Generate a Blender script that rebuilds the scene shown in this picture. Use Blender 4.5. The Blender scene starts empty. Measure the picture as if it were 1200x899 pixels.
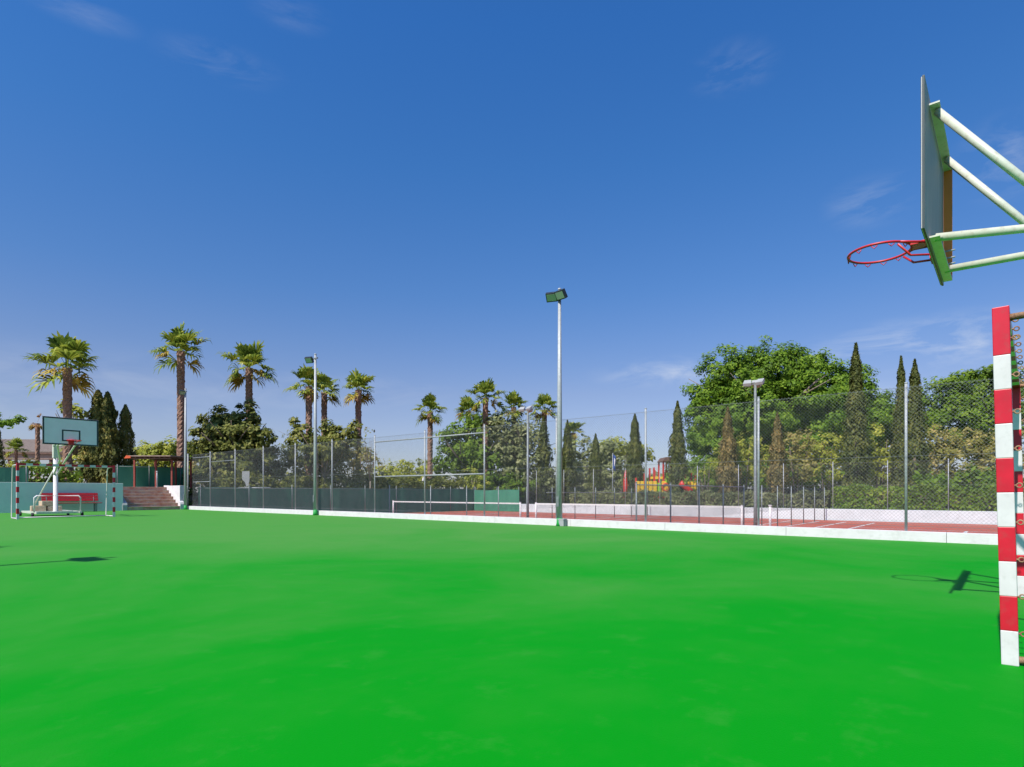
import bpy, bmesh, math, random
import numpy as np
from mathutils import Vector, Matrix

R = math.radians
scene = bpy.context.scene
COL = scene.collection
random.seed(7)
rng = np.random.default_rng(11)

# ------------------------------------------------------------------ camera
F, HX, HY, HC = 700.0, 600.0, 577.0, 1.0      # focal length in photo pixels, principal column, horizon row, eye height
cam_d = bpy.data.cameras.new("camera")
cam = bpy.data.objects.new("camera", cam_d)
COL.objects.link(cam)
cam.location = (0, 0, HC)
cam.rotation_euler = (R(90), 0, 0)
cam_d.sensor_width = 36.0
cam_d.lens = 36.0 * F / 1200.0
cam_d.shift_y = (HY - 449.5) / 1200.0
cam_d.clip_start = 0.1
cam_d.clip_end = 8000
scene.camera = cam

# ------------------------------------------------------------------ sky, sun, exposure
SUN_EL, SUN_ROT = R(50.5), R(220.0)
world = bpy.data.worlds.new("World")
scene.world = world
world.use_nodes = True
wn, wl = world.node_tree.nodes, world.node_tree.links
wn.clear()
w_out = wn.new("ShaderNodeOutputWorld")
w_bg = wn.new("ShaderNodeBackground")
w_bg.inputs["Strength"].default_value = 0.069
sky = wn.new("ShaderNodeTexSky")
sky.sky_type = 'NISHITA'
sky.sun_disc = False
sky.sun_elevation = SUN_EL
sky.sun_rotation = SUN_ROT
sky.altitude = 0
sky.air_density = 1.0
sky.dust_density = 0.6
sky.ozone_density = 2.0
# thin cirrus: stretched noise on the view direction of the sky
tc = wn.new("ShaderNodeTexCoord")
mp = wn.new("ShaderNodeMapping")
mp.inputs["Scale"].default_value = (1.6, 1.6, 5.5)
mp.inputs["Rotation"].default_value = (0.25, 0.15, 0.4)
nz = wn.new("ShaderNodeTexNoise")
nz.inputs["Scale"].default_value = 4.5
nz.inputs["Detail"].default_value = 9
nz.inputs["Roughness"].default_value = 0.62
nz.inputs["Distortion"].default_value = 0.5
cr = wn.new("ShaderNodeValToRGB")
cr.color_ramp.elements[0].position = 0.44
cr.color_ramp.elements[0].color = (0, 0, 0, 1)
cr.color_ramp.elements[1].position = 0.78
cr.color_ramp.elements[1].color = (0.5, 0.5, 0.5, 1)
mx = wn.new("ShaderNodeMix")
mx.data_type = 'RGBA'
mx.inputs["B"].default_value = (6.5, 6.9, 7.6, 1)
tint = wn.new("ShaderNodeMix")
tint.data_type = 'RGBA'
tint.blend_type = 'MULTIPLY'
tint.inputs["Factor"].default_value = 1.0
# the air is clear overhead and dusty low down: grade the sky by height above the horizon
sz = wn.new("ShaderNodeSeparateXYZ")
tr_ = wn.new("ShaderNodeValToRGB")
stops = [(0.0, (0.76, 0.78, 1.02)), (0.10, (0.82, 0.785, 0.98)), (0.16, (0.80, 0.785, 0.98)), (0.31, (0.525, 0.82, 1.19)), (0.474, (0.38, 0.865, 1.38)), (0.62, (0.315, 0.88, 1.53))]
while len(tr_.color_ramp.elements) < len(stops):
    tr_.color_ramp.elements.new(0.5)
for e_, (p_, c_) in zip(tr_.color_ramp.elements, stops):
    e_.position = p_
    e_.color = (*c_, 1)
wl.new(tc.outputs["Generated"], sz.inputs[0])
wl.new(sz.outputs["Z"], tr_.inputs["Fac"])
wl.new(tr_.outputs["Color"], tint.inputs["B"])
wl.new(tc.outputs["Generated"], mp.inputs["Vector"])
wl.new(mp.outputs["Vector"], nz.inputs["Vector"])
wl.new(nz.outputs["Fac"], cr.inputs["Fac"])
WISPS = [(-0.49, 0.72, 0.08, 0.022, 0.35), (-0.37, 0.80, 0.055, 0.018, 0.28), (-0.73, 0.81, 0.07, 0.016, 0.3), (0.60, 0.487, 0.06, 0.035, 0.6),
         (0.83, 0.56, 0.06, 0.05, 0.7), (0.71, 0.25, 0.18, 0.040, 1.7), (0.27, 0.20, 0.13, 0.028, 1.5), (-0.35, 0.17, 0.28, 0.035, 0.55),
         (-0.75, 0.17, 0.25, 0.07, 0.55), (0.37, 0.71, 0.06, 0.03, 0.5), (0.55, 0.16, 0.12, 0.03, 0.6)]
prev = None
for (x_, z_, rx_, rz_, k_) in WISPS:
    d_ = Vector((x_, 1, z_)).normalized()
    sb = wn.new("ShaderNodeVectorMath")
    sb.operation = 'SUBTRACT'
    sb.inputs[1].default_value = d_
    sc_ = wn.new("ShaderNodeVectorMath")
    sc_.operation = 'MULTIPLY'
    sc_.inputs[1].default_value = (1 / rx_, 1 / rx_, 1 / rz_)
    le = wn.new("ShaderNodeVectorMath")
    le.operation = 'LENGTH'
    mr = wn.new("ShaderNodeMapRange")
    mr.interpolation_type = 'SMOOTHSTEP'
    mr.inputs["From Min"].default_value = 0.1
    mr.inputs["From Max"].default_value = 1.15
    mr.inputs["To Min"].default_value = k_
    mr.inputs["To Max"].default_value = 0.0
    wl.new(tc.outputs["Generated"], sb.inputs[0])
    wl.new(sb.outputs[0], sc_.inputs[0])
    wl.new(sc_.outputs[0], le.inputs[0])
    wl.new(le.outputs["Value"], mr.inputs["Value"])
    if prev is None:
        prev = mr.outputs["Result"]
    else:
        ad_ = wn.new("ShaderNodeMath")
        ad_.operation = 'MAXIMUM'
        wl.new(prev, ad_.inputs[0])
        wl.new(mr.outputs["Result"], ad_.inputs[1])
        prev = ad_.outputs[0]
mu_ = wn.new("ShaderNodeMath")
mu_.operation = 'MULTIPLY'
wl.new(cr.outputs["Color"], mu_.inputs[0])
wl.new(prev, mu_.inputs[1])
wl.new(mu_.outputs[0], mx.inputs["Factor"])

wl.new(sky.outputs["Color"], tint.inputs["A"])
wl.new(tint.outputs["Result"], mx.inputs["A"])
wl.new(mx.outputs["Result"], w_bg.inputs["Color"])
wl.new(w_bg.outputs["Background"], w_out.inputs["Surface"])

sun_d = bpy.data.lights.new("sun", 'SUN')
sun_d.energy = 3.6
sun_d.angle = R(0.5)
sun_d.color = (1.0, 0.955, 0.88)
sun = bpy.data.objects.new("sun", sun_d)
COL.objects.link(sun)
to_sun = Vector((math.sin(SUN_ROT) * math.cos(SUN_EL), math.cos(SUN_ROT) * math.cos(SUN_EL), math.sin(SUN_EL)))
sun.rotation_euler = to_sun.to_track_quat('Z', 'Y').to_euler()
sun.location = (-20, -20, 40)

scene.view_settings.view_transform = 'Standard'
scene.view_settings.look = 'None'
scene.view_settings.gamma = 1
scene.view_settings.exposure = 0.75
scene.view_settings.use_curve_mapping = False
scene.render.engine = 'CYCLES'
scene.cycles.max_bounces = 8
scene.cycles.transparent_max_bounces = 16
scene.cycles.sample_clamp_indirect = 6

# ------------------------------------------------------------------ court frame: u runs down the court, v across it
U = Vector((-0.7667, 0.6420, 0))
V = Vector((0.6420, 0.7667, 0))
COURT = math.atan2(V.y, V.x)           # object rotation that makes local x = v and local y = u


def P(u, v, z=0.0):
    p = U * u + V * v
    return Vector((p.x, p.y, z))


def X_at(px, Y):
    return (px - HX) * Y / F


def Z_at(py, Y):
    return HC + (HY - py) * Y / F


TZ = -0.62      # level of the tennis courts
GZ = -0.70      # level of the open ground
TERR = 1.30     # level of the terrace

# ------------------------------------------------------------------ helpers


def link_mesh(name, verts, faces, mats, parent=None, midx=None, smooth=False):
    me = bpy.data.meshes.new(name)
    me.from_pydata([tuple(v) for v in verts], [], faces)
    for m in (mats if isinstance(mats, (list, tuple)) else [mats]):
        me.materials.append(m)
    if midx:
        me.polygons.foreach_set("material_index", midx)
    if smooth:
        me.polygons.foreach_set("use_smooth", [True] * len(me.polygons))
    me.update()
    o = bpy.data.objects.new(name, me)
    COL.objects.link(o)
    if parent:
        o.parent = parent
    return o


class MB:
    """collects shapes that become ONE mesh object"""

    def __init__(self):
        self.v, self.f, self.m, self.s = [], [], [], []

    def _add(self, vs, fs, mi=0, smooth=False):
        b = len(self.v)
        self.v += [Vector(p) for p in vs]
        for f in fs:
            self.f.append([b + i for i in f])
            self.m.append(mi)
            self.s.append(smooth)

    def box(self, c, size, rot=None, mi=0, bev=0.0):
        hx, hy, hz = size[0] / 2, size[1] / 2, size[2] / 2
        c = Vector(c)
        if bev > 0:
            bm = bmesh.new()
            bmesh.ops.create_cube(bm, size=1)
            bmesh.ops.scale(bm, vec=size, verts=bm.verts)
            bmesh.ops.bevel(bm, geom=bm.edges[:], offset=bev, segments=2, affect='EDGES', profile=0.6)
            bm.verts.index_update()
            vs = [v.co.copy() for v in bm.verts]
            fs = [[v.index for v in f.verts] for f in bm.faces]
            bm.free()
        else:
            vs = [Vector((sx * hx, sy * hy, sz * hz)) for sx in (-1, 1) for sy in (-1, 1) for sz in (-1, 1)]
            fs = [(0, 1, 3, 2), (4, 6, 7, 5), (0, 4, 5, 1), (2, 3, 7, 6), (0, 2, 6, 4), (1, 5, 7, 3)]
        if rot is not None:
            vs = [rot @ v for v in vs]
        self._add([v + c for v in vs], fs, mi)
        return self

    def tube(self, pts, r, n=8, mi=0, caps=True, smooth=True, jit=0.0):
        pts = [Vector(p) for p in pts]
        rs = r if isinstance(r, (list, tuple)) else [r] * len(pts)
        rings, vs, fs = [], [], []
        ref = None
        for i, p in enumerate(pts):
            if i == 0:
                d = pts[1] - pts[0]
            elif i == len(pts) - 1:
                d = pts[-1] - pts[-2]
            else:
                d = (pts[i + 1] - p).normalized() + (p - pts[i - 1]).normalized()
            d.normalize()
            if ref is None:
                ref = Vector((0, 0, 1)) if abs(d.z) < 0.9 else Vector((1, 0, 0))
            a = d.cross(ref)
            if a.length < 1e-4:
                a = d.orthogonal()
            a.normalize()
            b = d.cross(a)
            ref = -a.cross(d) if False else b.cross(d) if False else ref
            ring = []
            for k in range(n):
                t = 2 * math.pi * k / n
                q = 1 + (random.random() - .5) * jit
                ring.append(len(vs))
                vs.append(p + (a * math.cos(t) + b * math.sin(t)) * rs[i] * q)
            rings.append(ring)
        for i in range(len(rings) - 1):
            for k in range(n):
                k2 = (k + 1) % n
                fs.append((rings[i][k], rings[i][k2], rings[i + 1][k2], rings[i + 1][k]))
        if caps:
            fs.append(tuple(rings[0][::-1]))
            fs.append(tuple(rings[-1]))
        self._add(vs, fs, mi, smooth)
        return self

    def torus(self, c, RR, r, n=40, m=8, axis='z', mi=0):
        vs, fs = [], []
        for i in range(n):
            a = 2 * math.pi * i / n
            for j in range(m):
                b = 2 * math.pi * j / m
                x, y, z = (RR + r * math.cos(b)) * math.cos(a), (RR + r * math.cos(b)) * math.sin(a), r * math.sin(b)
                if axis == 'x':
                    x, y, z = z, x, y
                elif axis == 'y':
                    x, y, z = x, z, y
                vs.append(Vector(c) + Vector((x, y, z)))
        for i in range(n):
            for j in range(m):
                fs.append((i * m + j, ((i + 1) % n) * m + j, ((i + 1) % n) * m + (j + 1) % m, i * m + (j + 1) % m))
        self._add(vs, fs, mi, True)
        return self

    def prism(self, poly, depth_vec, mi=0):
        n = len(poly)
        d = Vector(depth_vec)
        vs = [Vector(p) for p in poly] + [Vector(p) + d for p in poly]
        fs = [tuple(range(n))[::-1], tuple(range(n, 2 * n))]
        for i in range(n):
            j = (i + 1) % n
            fs.append((i, j, n + j, n + i))
        self._add(vs, fs, mi)
        return self

    def build(self, name, mats, parent=None):
        o = link_mesh(name, self.v, self.f, mats, parent, self.m)
        o.data.polygons.foreach_set("use_smooth", self.s)
        bm = bmesh.new()
        bm.from_mesh(o.data)
        bmesh.ops.recalc_face_normals(bm, faces=bm.faces)
        bm.to_mesh(o.data)
        bm.free()
        return o


def tag(o, label, cat, group=None, kind=None):
    o["label"] = label
    o["category"] = cat
    if group:
        o["group"] = group
    if kind:
        o["kind"] = kind
    return o


def thing(name, label, cat, loc, rz=0.0, group=None):
    o = bpy.data.objects.new(name, None)
    COL.objects.link(o)
    o.empty_display_size = 0.3
    o.location = loc
    o.rotation_euler = (0, 0, rz)
    return tag(o, label, cat, group)


def struct(o):
    o["kind"] = "structure"
    return o


def copy_thing(src, loc, rz, label):
    r = src.copy()
    COL.objects.link(r)
    r.location = loc
    r.rotation_euler = (0, 0, rz)
    r["label"] = label
    for ch in list(src.children):
        c = ch.copy()
        COL.objects.link(c)
        c.parent = r
        for g in ch.children:
            d = g.copy()
            COL.objects.link(d)
            d.parent = c
    return r


# ------------------------------------------------------------------ materials
def mat(name, c1, c2=None, scale=6.0, rough=0.6, metal=0.0, bump=0.0, bscale=None, detail=6, stretch=None, lo=0.35, hi=0.65, spec=0.5, c3=None, s3=40, f3=0.5):
    m = bpy.data.materials.new(name)
    m.use_nodes = True
    n, l = m.node_tree.nodes, m.node_tree.links
    b = n["Principled BSDF"]
    b.inputs["Roughness"].default_value = rough
    b.inputs["Metallic"].default_value = metal
    b.inputs["Specular IOR Level"].default_value = spec
    b.inputs["Base Color"].default_value = (*c1, 1)
    co = n.new("ShaderNodeTexCoord")
    vec = co.outputs["Object"]
    if stretch:
        mpp = n.new("ShaderNodeMapping")
        mpp.inputs["Scale"].default_value = stretch
        l.new(vec, mpp.inputs["Vector"])
        vec = mpp.outputs["Vector"]
    if c2:
        t = n.new("ShaderNodeTexNoise")
        t.inputs["Scale"].default_value = scale
        t.inputs["Detail"].default_value = detail
        r = n.new("ShaderNodeValToRGB")
        r.color_ramp.elements[0].position = lo
        r.color_ramp.elements[0].color = (*c1, 1)
        r.color_ramp.elements[1].position = hi
        r.color_ramp.elements[1].color = (*c2, 1)
        l.new(vec, t.inputs["Vector"])
        l.new(t.outputs["Fac"], r.inputs["Fac"])
        out = r.outputs["Color"]
        if c3:
            t3 = n.new("ShaderNodeTexNoise")
            t3.inputs["Scale"].default_value = s3
            t3.inputs["Detail"].default_value = 4
            r3 = n.new("ShaderNodeValToRGB")
            r3.color_ramp.elements[0].position = 0.52
            r3.color_ramp.elements[0].color = (0, 0, 0, 1)
            r3.color_ramp.elements[1].position = 0.72
            r3.color_ramp.elements[1].color = (f3, f3, f3, 1)
            mm = n.new("ShaderNodeMix")
            mm.data_type = 'RGBA'
            mm.inputs["B"].default_value = (*c3, 1)
            l.new(vec, t3.inputs["Vector"])
            l.new(t3.outputs["Fac"], r3.inputs["Fac"])
            l.new(r3.outputs["Color"], mm.inputs["Factor"])
            l.new(out, mm.inputs["A"])
            out = mm.outputs["Result"]
        l.new(out, b.inputs["Base Color"])
    if bump > 0:
        tb = n.new("ShaderNodeTexNoise")
        tb.inputs["Scale"].default_value = bscale or scale * 4
        tb.inputs["Detail"].default_value = 5
        bp = n.new("ShaderNodeBump")
        bp.inputs["Strength"].default_value = bump
        bp.inputs["Distance"].default_value = 0.02
        l.new(vec, tb.inputs["Vector"])
        l.new(tb.outputs["Fac"], bp.inputs["Height"])
        l.new(bp.outputs["Normal"], b.inputs["Normal"])
    return m


def leaf_mat(name, c_dark, c_mid, c_light, trans=0.3, rough=0.55):
    """leaf colour varies leaf by leaf (random per island) and clump by clump (noise)"""
    m = bpy.data.materials.new(name)
    m.use_nodes = True
    n, l = m.node_tree.nodes, m.node_tree.links
    b = n["Principled BSDF"]
    b.inputs["Roughness"].default_value = rough
    b.inputs["Specular IOR Level"].default_value = 0.18
    g = n.new("ShaderNodeNewGeometry")
    co = n.new("ShaderNodeTexCoord")
    t = n.new("ShaderNodeTexNoise")
    t.inputs["Scale"].default_value = 0.9
    t.inputs["Detail"].default_value = 3
    l.new(co.outputs["Object"], t.inputs["Vector"])
    a = n.new("ShaderNodeMath")
    a.operation = 'MULTIPLY_ADD'
    a.inputs[1].default_value = 0.55
    l.new(g.outputs["Random Per Island"], a.inputs[0])
    s = n.new("ShaderNodeMath")
    s.operation = 'MULTIPLY_ADD'
    s.inputs[1].default_value = 1.6
    s.inputs[2].default_value = -0.58
    l.new(t.outputs["Fac"], s.inputs[0])
    l.new(s.outputs[0], a.inputs[2])
    r = n.new("ShaderNodeValToRGB")
    r.color_ramp.elements[0].position = 0.1
    r.color_ramp.elements[0].color = (*c_dark, 1)
    e = r.color_ramp.elements.new(0.5)
    e.color = (*c_mid, 1)
    r.color_ramp.elements[2].position = 0.95
    r.color_ramp.elements[2].color = (*c_light, 1)
    l.new(a.outputs[0], r.inputs["Fac"])
    l.new(r.outputs["Color"], b.inputs["Base Color"])
    tr = n.new("ShaderNodeBsdfTranslucent")
    l.new(r.outputs["Color"], tr.inputs["Color"])
    ms = n.new("ShaderNodeMixShader")
    ms.inputs["Fac"].default_value = trans
    l.new(b.outputs["BSDF"], ms.inputs[1])
    l.new(tr.outputs["BSDF"], ms.inputs[2])
    l.new(ms.outputs["Shader"], n["Material Output"].inputs["Surface"])
    return m


M = {}
M['white'] = mat("white_paint", (0.664, 0.618, 0.618), (0.598, 0.556, 0.552), 9, 0.45, c3=(0.373, 0.365, 0.332), s3=26, f3=0.25)
M['cream'] = mat("cream_steel_paint", (0.614, 0.622, 0.531), (0.548, 0.556, 0.457), 12, 0.4, c3=(0.290, 0.183, 0.100), s3=30, f3=0.3)
M['red'] = mat("red_paint", (0.598, 0.005, 0.025), (0.498, 0.005, 0.021), 8, 0.42, c3=(0.34, 0.05, 0.05), s3=22, f3=0.35)
M['redsteel'] = mat("red_steel", (0.62, 0.018, 0.03), (0.45, 0.02, 0.02), 20, 0.4)
M['redbench'] = mat("red_plank_paint", (0.50, 0.015, 0.02), (0.40, 0.012, 0.018), 10, 0.5)
M['rust'] = mat("rusty_pipe", (0.22, 0.09, 0.05), (0.38, 0.24, 0.14), 18, 0.75, bump=0.3)
M['orangewood'] = mat("orange_primer", (0.74, 0.22, 0.035), (0.58, 0.15, 0.025), 6, 0.6, stretch=(1, 1, .25))
M['galv'] = mat("galvanised_steel", (0.332, 0.340, 0.349), (0.415, 0.423, 0.432), 14, 0.5, 0.15)
M['galvdark'] = mat("weathered_steel", (0.16, 0.18, 0.18), (0.24, 0.26, 0.26), 14, 0.55, 0.3)
M['wire'] = mat("galvanised_wire", (0.136, 0.144, 0.144), (0.192, 0.200, 0.200), 5, 0.6, 0.1)
M['wiregreen'] = mat("green_coated_wire", (0.06, 0.10, 0.095), (0.09, 0.13, 0.125), 5, 0.6)
M['black'] = mat("black_housing", (0.018, 0.022, 0.025), (0.03, 0.035, 0.04), 10, 0.45)
M['board'] = mat("board_face", (0.791, 0.754, 0.764), (0.736, 0.699, 0.708), 3, 0.35)
M['boardback'] = mat("board_back", (0.391, 0.323, 0.289), (0.315, 0.259, 0.234), 5, 0.55, stretch=(5.100, 0.850, 0.425))
M['darkline'] = mat("dark_line_paint", (0.015, 0.03, 0.035), (0.02, 0.04, 0.045), 10, 0.5)
M['teal'] = mat("teal_wall_paint", (0.594, 0.648, 0.612), (0.639, 0.693, 0.657), 1.2, 0.7, bump=0.1, c3=(0.450, 0.522, 0.495), s3=3, f3=0.4)
M['kerb'] = mat("whitewashed_concrete", (0.664, 0.622, 0.622), (0.614, 0.573, 0.569), 3, 0.75, bump=0.25, bscale=30, c3=(0.415, 0.415, 0.373), s3=9, f3=0.3)
M['wallwhite'] = mat("weathered_whitewash", (0.581, 0.614, 0.622), (0.515, 0.548, 0.556), 1.5, 0.8, bump=0.25, bscale=20, c3=(0.373, 0.373, 0.357), s3=4, f3=0.35)
M['screen'] = mat("green_windscreen_cloth", (0.036, 0.185, 0.112), (0.050, 0.22, 0.135), 1.5, 0.8, bump=0.3, bscale=12, stretch=(1, 1, .3))
M['netblack'] = mat("net_cord", (0.02, 0.022, 0.025), None, rough=0.8)
M['tape'] = mat("net_tape", (0.622, 0.622, 0.598), None, rough=0.7)
M['bark'] = mat("grey_bark", (0.13, 0.10, 0.075), (0.24, 0.19, 0.145), 8, 0.9, bump=0.6, stretch=(1, 1, .3))
M['palmbark'] = mat("palm_trunk_fibre", (0.17, 0.085, 0.055), (0.36, 0.215, 0.15), 9, 0.9, bump=0.6, stretch=(1, 1, .9), lo=.3, hi=.7)
M['stone'] = mat("terracotta_step_tile", (0.40, 0.19, 0.13), (0.48, 0.36, 0.28), 3, 0.75, bump=0.3, c3=(0.34, 0.36, 0.31), s3=4, f3=0.6)
M['concrete'] = mat("grey_concrete", (0.30, 0.30, 0.31), (0.38, 0.38, 0.38), 4, 0.85, bump=0.3)
M['block'] = mat("sand_coloured_block", (0.42, 0.30, 0.19), (0.52, 0.42, 0.30), 10, 0.9, bump=0.4)
M['rooftile'] = mat("weathered_brown_roof", (0.128, 0.094, 0.075), (0.188, 0.143, 0.116), 4, 0.85, bump=0.4, stretch=(4.500, 0.750, 0.750))
M['fascia'] = mat("brown_fascia", (0.11, 0.055, 0.04), (0.16, 0.085, 0.06), 4, 0.7)
M['soffit'] = mat("pale_brown_board", (0.30, 0.20, 0.16), (0.36, 0.26, 0.21), 4, 0.8)
M['redwood'] = mat("red_stained_timber", (0.20, 0.03, 0.022), (0.28, 0.05, 0.03), 8, 0.65)
M['orange'] = mat("orange_red_fabric", (0.62, 0.10, 0.03), (0.55, 0.09, 0.03), 8, 0.8)
M['yellow'] = mat("yellow_plastic", (0.82, 0.50, 0.03), (0.74, 0.44, 0.03), 4, 0.4)
M['lime'] = mat("lime_plastic", (0.32, 0.60, 0.02), (0.28, 0.52, 0.02), 4, 0.4)
M['playred'] = mat("red_plastic", (0.60, 0.03, 0.02), (0.50, 0.025, 0.02), 4, 0.4)
M['blue'] = mat("blue_cloth", (0.02, 0.06, 0.24), (0.03, 0.09, 0.32), 3, 0.8)
M['greybox'] = mat("pale_grey_plastic", (0.36, 0.36, 0.35), (0.30, 0.30, 0.29), 5, 0.5)
M['greenpaint'] = mat("splashed_green_paint", (0.006, 0.30, 0.035), (0.02, 0.24, 0.06), 9, 0.6)
M['rubber'] = mat("black_rubber", (0.02, 0.02, 0.02), None, rough=0.7)
M['line'] = mat("white_line_paint", (0.598, 0.581, 0.564), (0.498, 0.457, 0.432), 8, 0.7)
lens = mat("lamp_glass", (0.30, 0.36, 0.28), None, rough=0.12, spec=0.8)
M['lens'] = lens

# foliage
M['l_green'] = leaf_mat("broadleaf_green", (0.054, 0.092, 0.009), (0.132, 0.224, 0.020), (0.285, 0.375, 0.038), 0.42)
M['l_fresh'] = leaf_mat("fresh_green_leaves", (0.055, 0.105, 0.009), (0.135, 0.245, 0.019), (0.310, 0.430, 0.042), 0.42)
M['l_olive'] = leaf_mat("olive_brown_leaves", (0.071, 0.081, 0.017), (0.174, 0.196, 0.040), (0.400, 0.375, 0.100), 0.42)
M['l_grey'] = leaf_mat("silvery_olive_leaves", (0.095, 0.106, 0.040), (0.231, 0.259, 0.099), (0.450, 0.438, 0.213), 0.42)
M['l_yellow'] = leaf_mat("yellow_green_leaves", (0.135, 0.150, 0.019), (0.329, 0.364, 0.046), (0.562, 0.512, 0.088), 0.42)
M['l_rose'] = leaf_mat("oleander_leaves", (0.133, 0.124, 0.030), (0.325, 0.302, 0.073), (0.520, 0.390, 0.150), 0.42)
M['l_cyp'] = leaf_mat("cypress_needles", (0.039, 0.048, 0.012), (0.095, 0.118, 0.029), (0.200, 0.190, 0.045), 0.25)
M['l_cypbrown'] = leaf_mat("cypress_browning_needles", (0.081, 0.066, 0.022), (0.196, 0.161, 0.054), (0.400, 0.263, 0.088), 0.25)
M['l_thuja'] = leaf_mat("thuja_sprays", (0.060, 0.064, 0.015), (0.147, 0.157, 0.037), (0.350, 0.263, 0.062), 0.25)
M['l_hedge'] = leaf_mat("hedge_leaves", (0.066, 0.109, 0.015), (0.161, 0.265, 0.030), (0.362, 0.425, 0.062), 0.42)
M['l_palm'] = leaf_mat("palm_fan", (0.070, 0.119, 0.020), (0.231, 0.301, 0.039), (0.560, 0.532, 0.084), 0.4, 0.4)
M['l_palmdry'] = leaf_mat("palm_fan_yellowing", (0.200, 0.123, 0.031), (0.462, 0.323, 0.055), (0.600, 0.524, 0.108), 0.3)
M['l_dry'] = leaf_mat("dry_brown_leaves", (0.200, 0.100, 0.037), (0.425, 0.225, 0.075), (0.600, 0.375, 0.150), 0.3)


def court_material():
    m = bpy.data.materials.new("green_court_paint")
    m.use_nodes = True
    n, l = m.node_tree.nodes, m.node_tree.links
    b = n["Principled BSDF"]
    b.inputs["Roughness"].default_value = 0.7
    b.inputs["Specular IOR Level"].default_value = 0.07
    co = n.new("ShaderNodeTexCoord")

    def noise(scale, detail, rough=.55, dist=0.0):
        t = n.new("ShaderNodeTexNoise")
        t.inputs["Scale"].default_value = scale
        t.inputs["Detail"].default_value = detail
        t.inputs["Roughness"].default_value = rough
        t.inputs["Distortion"].default_value = dist
        l.new(co.outputs["Object"], t.inputs["Vector"])
        return t.outputs["Fac"]

    def ramp(src, p0, p1, v1=1.0):
        r = n.new("ShaderNodeValToRGB")
        r.color_ramp.elements[0].position = p0
        r.color_ramp.elements[0].color = (0, 0, 0, 1)
        r.color_ramp.elements[1].position = p1
        r.color_ramp.elements[1].color = (v1, v1, v1, 1)
        l.new(src, r.inputs["Fac"])
        return r.outputs["Color"]

    def mix(fac, a, bcol):
        x = n.new("ShaderNodeMix")
        x.data_type = 'RGBA'
        l.new(fac, x.inputs["Factor"])
        if isinstance(a, tuple):
            x.inputs["A"].default_value = (*a, 1)
        else:
            l.new(a, x.inputs["A"])
        x.inputs["B"].default_value = (*bcol, 1)
        return x.outputs["Result"]
    # paler green towards the far end and the far side line, broken by noise
    sep = n.new("ShaderNodeSeparateXYZ")
    l.new(co.outputs["Object"], sep.inputs[0])
    ad = n.new("ShaderNodeMath")
    ad.operation = 'MULTIPLY_ADD'
    ad.inputs[1].default_value = 0.035
    l.new(sep.outputs["X"], ad.inputs[0])       # v
    ad2 = n.new("ShaderNodeMath")
    ad2.operation = 'MULTIPLY_ADD'
    ad2.inputs[1].default_value = 0.060
    l.new(sep.outputs["Y"], ad2.inputs[0])      # u
    l.new(ad.outputs[0], ad2.inputs[2])
    nb = n.new("ShaderNodeMath")
    nb.operation = 'MULTIPLY_ADD'
    nb.inputs[1].default_value = 1.9
    nb.inputs[2].default_value = -1.05
    l.new(noise(0.22, 6, .62, .5), nb.inputs[0])
    l.new(nb.outputs[0], ad.inputs[2])
    far_pale = ramp(ad2.outputs[0], 0.10, 1.0, 0.78)
    c = mix(far_pale, (0.0008, 0.2420, 0.0045), (0.090, 0.252, 0.050))
    c = mix(ramp(noise(0.9, 7, .62), 0.48, 0.72, 0.28), c, (0.0285, 0.2608, 0.0179))
    c = mix(ramp(noise(3.2, 8, .7), 0.55, 0.80, 0.22), c, (0.0978, 0.2852, 0.0652))
    c = mix(ramp(noise(26, 6, .7), 0.60, 0.85, 0.28), c, (0.0065, 0.1630, 0.0098))
    c = mix(ramp(noise(150, 3, .6), 0.52, 0.74, 0.22), c, (0.010, 0.150, 0.012))
    c = mix(ramp(noise(11, 9, .75), 0.66, 0.80, 0.35), c, (0.11, 0.27, 0.09))
    l.new(c, b.inputs["Base Color"])
    bp = n.new("ShaderNodeBump")
    bp.inputs["Strength"].default_value = 0.25
    bp.inputs["Distance"].default_value = 0.004
    l.new(noise(90, 4), bp.inputs["Height"])
    l.new(bp.outputs["Normal"], b.inputs["Normal"])
    return m


M['court'] = court_material()
M['clay'] = mat("red_hardcourt", (0.365, 0.071, 0.042), (0.432, 0.104, 0.062), 0.5, 0.8, bump=0.15, bscale=60, c3=(0.299, 0.071, 0.050), s3=2.5, f3=0.6)
M['earth'] = mat("dry_grass_earth", (0.05, 0.065, 0.02), (0.10, 0.10, 0.04), 0.2, 0.95, bump=0.3, bscale=3, c3=(0.06, 0.10, 0.03), s3=1.2, f3=0.8)
M['paving'] = mat("terrace_paving", (0.34, 0.28, 0.22), (0.42, 0.36, 0.30), 1.5, 0.85, bump=0.2)


# ------------------------------------------------------------------ ground
def sheet(name, m, u0, u1, v0, v1, z):
    o = link_mesh(name, [(v0, u0, 0), (v1, u0, 0), (v1, u1, 0), (v0, u1, 0)], [(0, 1, 2, 3)], m)
    o.location = (0, 0, z)
    o.rotation_euler = (0, 0, COURT)
    return struct(o)


g = link_mesh("ground", [(-4000, -4000, 0), (4000, -4000, 0), (4000, 4000, 0), (-4000, 4000, 0)], [(0, 1, 2, 3)], M['earth'])
g.location = (0, 0, GZ)
struct(g)


def slab(name, m, u0, u1, v0, v1, z0, z1):
    o = MB().box(((v0 + v1) / 2, (u0 + u1) / 2, (z0 + z1) / 2), (v1 - v0, u1 - u0, z1 - z0)).build(name, m)
    o.rotation_euler = (0, 0, COURT)
    return struct(o)


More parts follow.
